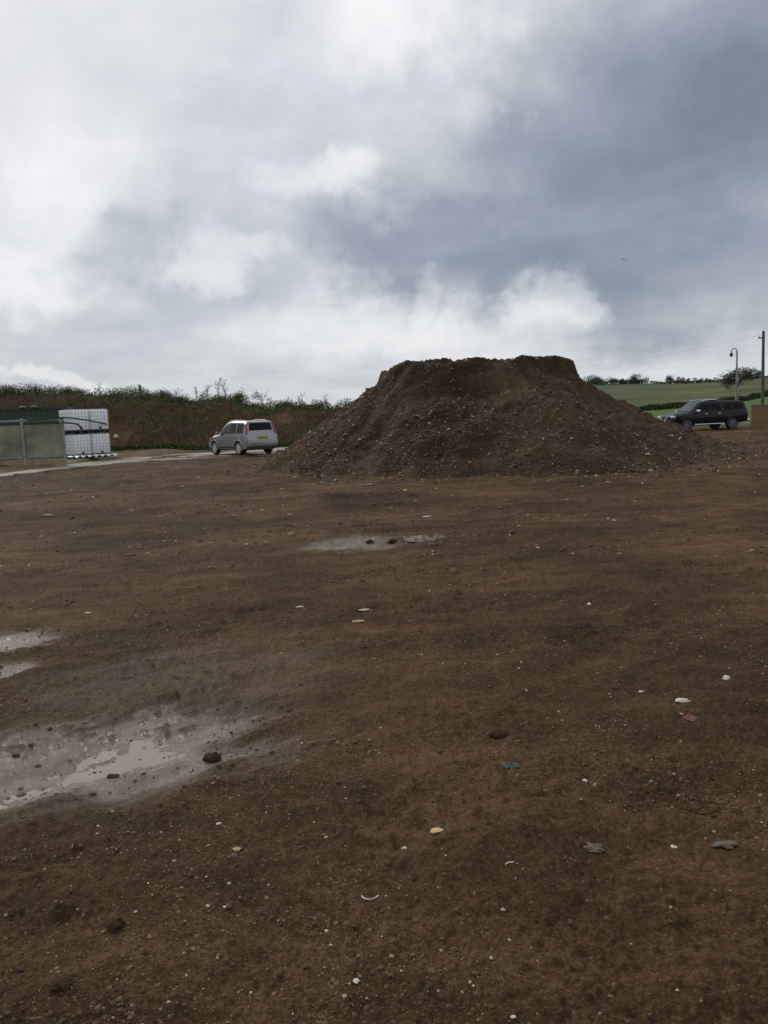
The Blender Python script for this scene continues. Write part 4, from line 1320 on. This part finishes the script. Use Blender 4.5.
# rear left wheel sits at that pixel: local (-1.31, .8)
base = Vector((q[0], q[1], 0)) + hv * 1.31 - lv * .8
car = make_suv((base.x, base.y, .05), heading(suv_az)); car.scale = (.96,) * 3
tag(car, 'silver off-road car seen from behind, parked on the track by the bank', 'car')
pk_az = -105
hv = Vector((math.sin(rad(pk_az)), math.cos(rad(pk_az)), 0)); lv = Vector((-hv.y, hv.x, 0))
d = ray(731.5, 428); k = 50.5 / d.y
base = Vector((d.x * k, 50.5, 0)) + hv * 1.5 - lv * .8
pk = make_pickup((base.x, base.y, gz(base.x, base.y) - .0), heading(pk_az))
tag(pk, 'black pickup truck with a matching canopy, parked behind the soil heap', 'pickup truck')

# ------------------------------------------------------------------ right side: board fence, camera mast, pole
bf = empty('board_fence', (0, 0, 0))
a = ray(751, 427); k = 54.5 / a.y; A = Vector((a.x * k, 54.5, 0)); A.z = gz(A.x, A.y)
bf.location = A; bf.rotation_euler = (0, 0, rad(-4))
tag(bf, 'red-brown wooden board fence at the right edge behind the pickup', 'fence')
pl = MB().box(0, .145, -.011, .011, .03, 1.42)
first = None
for k in range(20):
    if first is None:
        first = pl.build('board', M['rust_wood'], bf, bevel=.003); o = first
    else:
        o = first.copy(); COL.objects.link(o); o.parent = bf
    o.location = (k * .152, random.uniform(-.004, .004), random.uniform(-.02, .02))
for k in range(3):
    MB().box(k * 1.5 + .03, k * 1.5 + .12, .04, .14, -.3, 1.45).build('post', M['wood'], bf)
for z in (.35, 1.1): MB().box(0, 3.03, .0125, .039, z - .04, z + .04).build('rail', M['wood'], bf)

mast = empty('camera_mast', (0, 0, 0))
a = ray(736.5, 398); k = 60 / a.y; mx, my = a.x * k, 60.0
mast.location = (mx, my, gz(mx, my)); tag(mast, 'slim grey mast with a hooked top and hanging dome camera', 'mast')
top = 5.2
MB().tube([(0, 0, -.3), (0, 0, 2.6)], .10, 12, .10).build('lower_pole', M['galv'], mast, True)
MB().tube([(0, 0, 2.58), (0, 0, top)], .062, 12, .055).build('upper_pole', M['galv'], mast, True)
MB().tube([(0, 0, top - .02)] + [(-.2 + .2 * math.cos(t_), 0, top + .2 * math.sin(t_)) for t_ in [k * math.pi / 8 for k in range(1, 9)]] + [(-.4, 0, top - .12)], .035, 8).build('hook_arm', M['galv'], mast, True)
dm = empty('dome', (0, 0, 0)); bpy.data.objects.remove(dm)
dome = MB(); prof = [(.0, .0), (.10, 0), (.13, -.06), (.14, -.16), (.12, -.25), (.07, -.31), (0, -.33)]
v, f = [], []
for k in range(14):
    t_ = k * 2 * math.pi / 14
    v += [(-.4 + r_ * .8 * math.cos(t_), r_ * .8 * math.sin(t_), top - .12 + z_ * .8) for r_, z_ in prof]
for k in range(14):
    for q_ in range(6): f.append((k * 7 + q_, k * 7 + q_ + 1, ((k + 1) % 14) * 7 + q_ + 1, ((k + 1) % 14) * 7 + q_))
dome.add(v, f).build('dome_camera', M['darkmetal'], mast, True)
MB().box(-.36, .16, -.03, .03, 3.28, 3.34).build('bracket', M['galv'], mast)
MB().box(-.10, .10, -.16, -.06, 3.0, 3.5).build('control_box', M['galv'], mast, bevel=.01)
MB().tube([(0, 0, 2.55), (0, 0, 2.66)], .125, 12).build('collar', M['galv'], mast)

def util_pole(px, Y, topy, name='utility_pole'):
    a = ray(px, topy); k = Y / a.y; T = Vector((a.x * k, Y, CAM_H + a.z * k))
    # foot straight below
    g_ = gz(T.x, Y)
    root = empty(name, (T.x, Y, g_))
    h_ = T.z - g_
    MB().tube([(0, 0, -.5), (0, 0, h_ * .5), (0, 0, h_)], .15, 12, .11).build('pole', M['wood'], root, True)
    MB().box(-.42, .12, -.05, .05, h_ - .62, h_ - .52).build('cross_arm', M['wood'], root)
    MB().tube([(-.36, 0, h_ - .53), (-.36, 0, h_ - .38)], .05, 8, .03).build('insulator', M['galv'], root, True)
    return root, Vector((T.x - .36, Y, g_ + h_ - .36))
pole, w0 = util_pole(763.5, 72, 331)
tag(pole, 'tall brown wooden utility pole at the right edge', 'utility pole')
pole2, w1 = util_pole(520, 150, 366)
tag(pole2, 'wooden utility pole standing far behind the soil heap', 'utility pole')
mb = MB(); pts = []
for k in range(25):
    t_ = k / 24; q_ = w0.lerp(w1, t_); q_.z -= 1.0 * 4 * t_ * (1 - t_); pts.append(q_)
mb.tube(pts, .005, 5)
tag(mb.build('overhead_wire', M['wire']), 'single overhead wire sagging left from the utility pole', 'wire')

# bird
a = ray(624, 259.5); k = 110 / a.y
bp = Vector((a.x * k, 110, CAM_H + a.z * k))
mb = MB()
mb.tube([(-.22, 0, 0), (-.10, 0, .02), (.08, 0, .02), (.22, 0, 0)], .045, 8, .02)
for s_ in (1, -1):
    mb.add([(.06, 0, .03), (-.08, 0, .03), (-.02, s_ * .32, .09), (.07, s_ * .30, .09), (-.10, s_ * .62, .02), (.06, 0, .015), (-.08, 0, .015), (-.02, s_ * .32, .078), (.07, s_ * .30, .078)],
           [(0, 1, 2, 3), (3, 2, 4), (5, 8, 7, 6), (8, 4, 7), (0, 3, 8, 5), (1, 6, 7, 2), (3, 4, 8), (2, 7, 4)])
bird = mb.build('flying_bird', M['bird']); bird.location = bp; bird.rotation_euler = (rad(8), 0, rad(100))
tag(bird, 'small dark bird flying against the grey cloud at right', 'bird')

# ------------------------------------------------------------------ things lying in the yard
def put(o, px, py, sink=0.0, rz=None):
    bpy.context.view_layer.update()
    p_ = ground_pt(px, py)
    w_ = max(o.dimensions.x, o.dimensions.y) * .4 or .03
    a_ = np.arange(12) * .5236
    zz = ground_h(p_.x + w_ * np.cos(a_), p_.y + w_ * np.sin(a_))
    o.location = (p_.x, p_.y, max(p_.z, float(np.sort(zz)[-4])) - sink)
    o.rotation_euler = (0, 0, random.uniform(0, 6) if rz is None else rz)
    return o
def stone(name, px, py, wpx, mat, label, cat='stone', asp=.7, hgt=.35, sub=2, rough=.42, seed=None, rz=None, group=None):
    s_ = px_size(ground_pt(px, py)) * wpx / 2 * .88
    o = lump(name, s_, s_ * asp, s_ * hgt, mat, seed or (px * 7 + py) % 97 + 3, sub, rough)
    put(o, px, py, -s_ * hgt * .15, rz); tag(o, label, cat, group)
    return o
stone('pale_stone', 437, 832, 15, M['yellow_stone'], 'flat pale yellow stone lying in the middle foreground', rz=.1)
stone('mud_clod', 212, 760, 19, M['clod'], 'round dark clod of mud at the right end of the puddle', 'clod', .8, .6, 3)
stone('mud_clod', 113, 777, 14, M['clod'], 'small flat clod of mud in the puddle near its lower edge', 'clod', .7, .35, 3, rz=0)
stone('mud_clod', 115, 928, 17, M['clod'], 'dark clod on bare soil at the lower left', 'clod', .8, .55, 3)
stone('mud_clod', 498, 736, 20, M['clod'], 'dark pointed clod right of centre above the pale yellow stone', 'clod', .8, .5, 3)
stone('grey_stone', 594, 849, 20, M['grey_stone'], 'grey stone half buried in soil right of the pale yellow stone', asp=.7, hgt=.4, sub=3)
stone('grey_stone', 725, 846, 26, M['grey_stone'], 'flat grey stone slab below the straw clump at right', asp=.5, hgt=.25, sub=3, rz=0)
stone('grey_stone', 62, 986, 22, M['clod'], 'flat dark stone near the bottom left corner', asp=.6, hgt=.35, sub=3, rz=.4)
stone('white_stone', 683, 701, 16, M['white_stone'], 'white crumbled plaster lump at right above the red scrap', 'stone', .5, .25, 2, .5, rz=0)
stone('white_stone', 641, 692, 6, M['white_stone'], 'small white stone left of the white plaster lump')
stone('white_stone', 726, 679, 9, M['white_stone'], 'white stone at right above the white plaster lump', asp=.8, hgt=.6)
stone('white_stone', 585, 780, 7, M['white_stone'], 'small cream stone right of the teal scrap')
stone('white_stone', 404, 849, 7, M['white_stone'], 'small white stone just left of the pale yellow stone')
stone('white_stone', 356, 981, 8, M['white_stone'], 'small cream stone near the bottom centre left')
stone('white_stone', 674, 847, 7, M['white_stone'], 'small cream stone left of the flat grey slab')
stone('white_stone', 513, 1018, 6, M['white_stone'], 'small grey-white stone at the bottom edge right of centre')
stone('tan_stone', 237, 850, 9, M['tan_stone'], 'small orange tan stone below the puddle', asp=.8)
stone('white_stone', 219, 824, 6, M['white_stone'], 'tiny white stone left of the orange tan stone')
stone('white_stone', 364, 611, 13, M['white_stone'], 'broken white plaster piece in the middle of the yard', asp=.45, hgt=.3, rough=.45, rz=.2)
stone('tan_stone', 358, 621, 15, M['tan_stone'], 'flat orange tan stone just below the broken white piece', asp=.5, hgt=.2, rz=0)
stone('white_stone', 428, 517, 13, M['white_stone'], 'pale flat flake lying above the crumpled sheet', asp=.35, hgt=.18, rz=0)
stone('tan_stone', 48, 517, 9, M['tan_stone'], 'tan flat stone at the left of the middle yard', asp=.5, hgt=.25, rz=0)
stone('white_stone', 589, 604, 8, M['white_stone'], 'white stone right of centre in the middle yard', asp=.6, hgt=.4)
stone('white_stone', 88, 613, 7, M['white_stone'], 'flat white stone left in the middle yard above the puddles', asp=.5, hgt=.3, rz=0)
stone('white_stone', 299, 608, 9, M['white_stone'], 'cream flat stone left of the broken white piece', asp=.45, hgt=.25, rz=0)
stone('white_stone', 322, 484, 11, M['rag'], 'pale buff slab lying near the heap foot left of centre', asp=.6, hgt=.3, rz=0)
stone('white_stone', 366, 485, 24, M['rag'], 'long flat buff slab in front of the heap', asp=.4, hgt=.10, rz=0)
stone('mud_clod', 370, 543, 9, M['clod'], 'dark clod at the right end of the grey silt patch', 'clod', .8, .7, 3)
stone('mud_clod', 392, 541, 12, M['clod'], 'low dark clod between the silt patch and crumpled sheet', 'clod', .7, .5, 3)

def crumple(name, px, py, wpx, dpx, h, mat, seed, label, cat, rz=0.0, n=16):
    p_ = ground_pt(px, py); s_ = px_size(p_); w = wpx * s_; dd = dpx * s_
    u, v_ = np.meshgrid(np.linspace(-1, 1, n), np.linspace(-1, 1, n), indexing='ij')
    u, v_ = u.ravel(), v_.ravel()
    edge = 1 + .25 * P(u * 2 + seed, v_ * 2, seed)
    X = u * w / 2 * edge; Y = v_ * dd / 2 * (1 + .35 * P(u * 3, v_ * 2 + seed, seed + 1))
    Z = h * (np.abs(P(u * 1.7 + seed, v_ * 1.2, seed + 2)) + .4 * np.abs(P(u * 4, v_ * 3 + seed, seed + 3))) * (1 - .6 * np.maximum(np.abs(u), np.abs(v_)) ** 2) + .004
    top = np.stack([X, Y, Z], 1); bot = top - np.array([0, 0, .004])
    i = np.arange(n - 1)[:, None] * n; j = np.arange(n - 1)[None]
    q_ = np.stack([(i + j).ravel(), (i + n + j).ravel(), (i + n + j + 1).ravel(), (i + j + 1).ravel()], 1)
    m_ = n * n
    b_ = [(k, k + 1) for k in range(n - 1)] + [(m_ - n + k, m_ - n + k + 1) for k in range(n - 1)] + [(k * n, k * n + n) for k in range(n - 1)] + [(k * n + n - 1, k * n + 2 * n - 1) for k in range(n - 1)]
    rim = np.array([(a_, c_, m_ + c_, m_ + a_) for a_, c_ in b_])
    o = np_mesh(name, np.concatenate([top, bot]), [q_, q_[:, ::-1] + m_, rim], mat, smooth=True)
    put(o, px, py, .006, rz)
    return tag(o, label, cat)
crumple('crumpled_sheet', 419, 541, 27, 30, .085, M['rag'], 4, 'crumpled pale dirty sheet on the soil in front of the heap', 'sheet', .25)
crumple('crumpled_sheet', 439, 538, 11, 18, .06, M['rag'], 6, 'small crumpled scrap at the right end of the pale sheet', 'sheet', .1)
crumple('plastic_scrap', 509, 765, 16, 12, .014, M['teal'], 8, 'torn dark teal plastic scrap trodden into the soil', 'scrap', .1)
crumple('plastic_scrap', 691, 719, 12, 14, .010, M['red_scrap'], 9, 'faded red scrap lying in the soil at right', 'scrap', .6)
# curved white fragments (broken pipe rims)
for px, py, wpx, a0_, a1_, label in ((370, 897, 15, 190, 350, 'thin curved white plastic strip in the lower centre'), (512, 867, 12, 20, 160, 'small curved white broken rim right of the curved strip')):
    s_ = px_size(ground_pt(px, py)) * wpx / 2
    mb = MB(); mb.tube([(s_ * math.cos(rad(t_)), s_ * .9 * math.sin(rad(t_)), s_ * .12) for t_ in np.linspace(a0_, a1_, 9)], s_ * .11, 6)
    o = mb.build('plastic_strip', M['white_stone'], smooth=True); put(o, px, py, 0, 0); tag(o, label, 'scrap')
# stick
p_ = ground_pt(322, 745); s_ = px_size(p_)
o = MB().tube([(-13 * s_, -.01, .008), (-3 * s_, .004, .014), (5 * s_, .006, .012), (13 * s_, .03, .01)], .006, 6, .003).build('stick', M['straw'], smooth=True)
put(o, 322, 745, 0, .05); tag(o, 'thin pale stick lying right of the puddle', 'stick')
# straw clump: turned-over sod with dry straws
root = empty('straw_clump', ground_pt(708, 806))
tag(root, 'trodden sod with dry straw sticking out at the right foreground', 'straw clump')
s_ = px_size(Vector(root.location))
sod = lump('sod', 20 * s_, 18 * s_, 2.6 * s_, M['ground'], 21, 4, .6); sod.parent = root
for (dx_, dy_, k_, sd_) in ((-20, -6, 9, 22), (18, -16, 12, 23), (26, 8, 8, 24)):
    q_ = lump('sod', k_ * .7 * s_, k_ * .5 * s_, k_ * .25 * s_, M['ground'], sd_, 3, .5); q_.location = (dx_ * s_, dy_ * s_, 0); q_.parent = root
mb = MB(); rr = random.Random(4)
for k in range(90):
    x, y = rr.gauss(0, 15) * s_, rr.gauss(12, 12) * s_
    a_ = rr.uniform(0, 6.3); l_ = rr.uniform(3, 9) * s_
    z0 = 1.5 * s_ + rr.random() * 2 * s_ if abs(x) < 20 * s_ and abs(y) < 12 * s_ else .003
    mb.tube([(x, y, z0), (x + l_ * .5 * math.cos(a_), y + l_ * .5 * math.sin(a_), z0 + rr.uniform(0, 2) * s_), (x + l_ * math.cos(a_), y + l_ * math.sin(a_), z0 - .002)], .0016, 4, .001)
tag(mb.build('straw', M['straw'], root), kind='stuff')
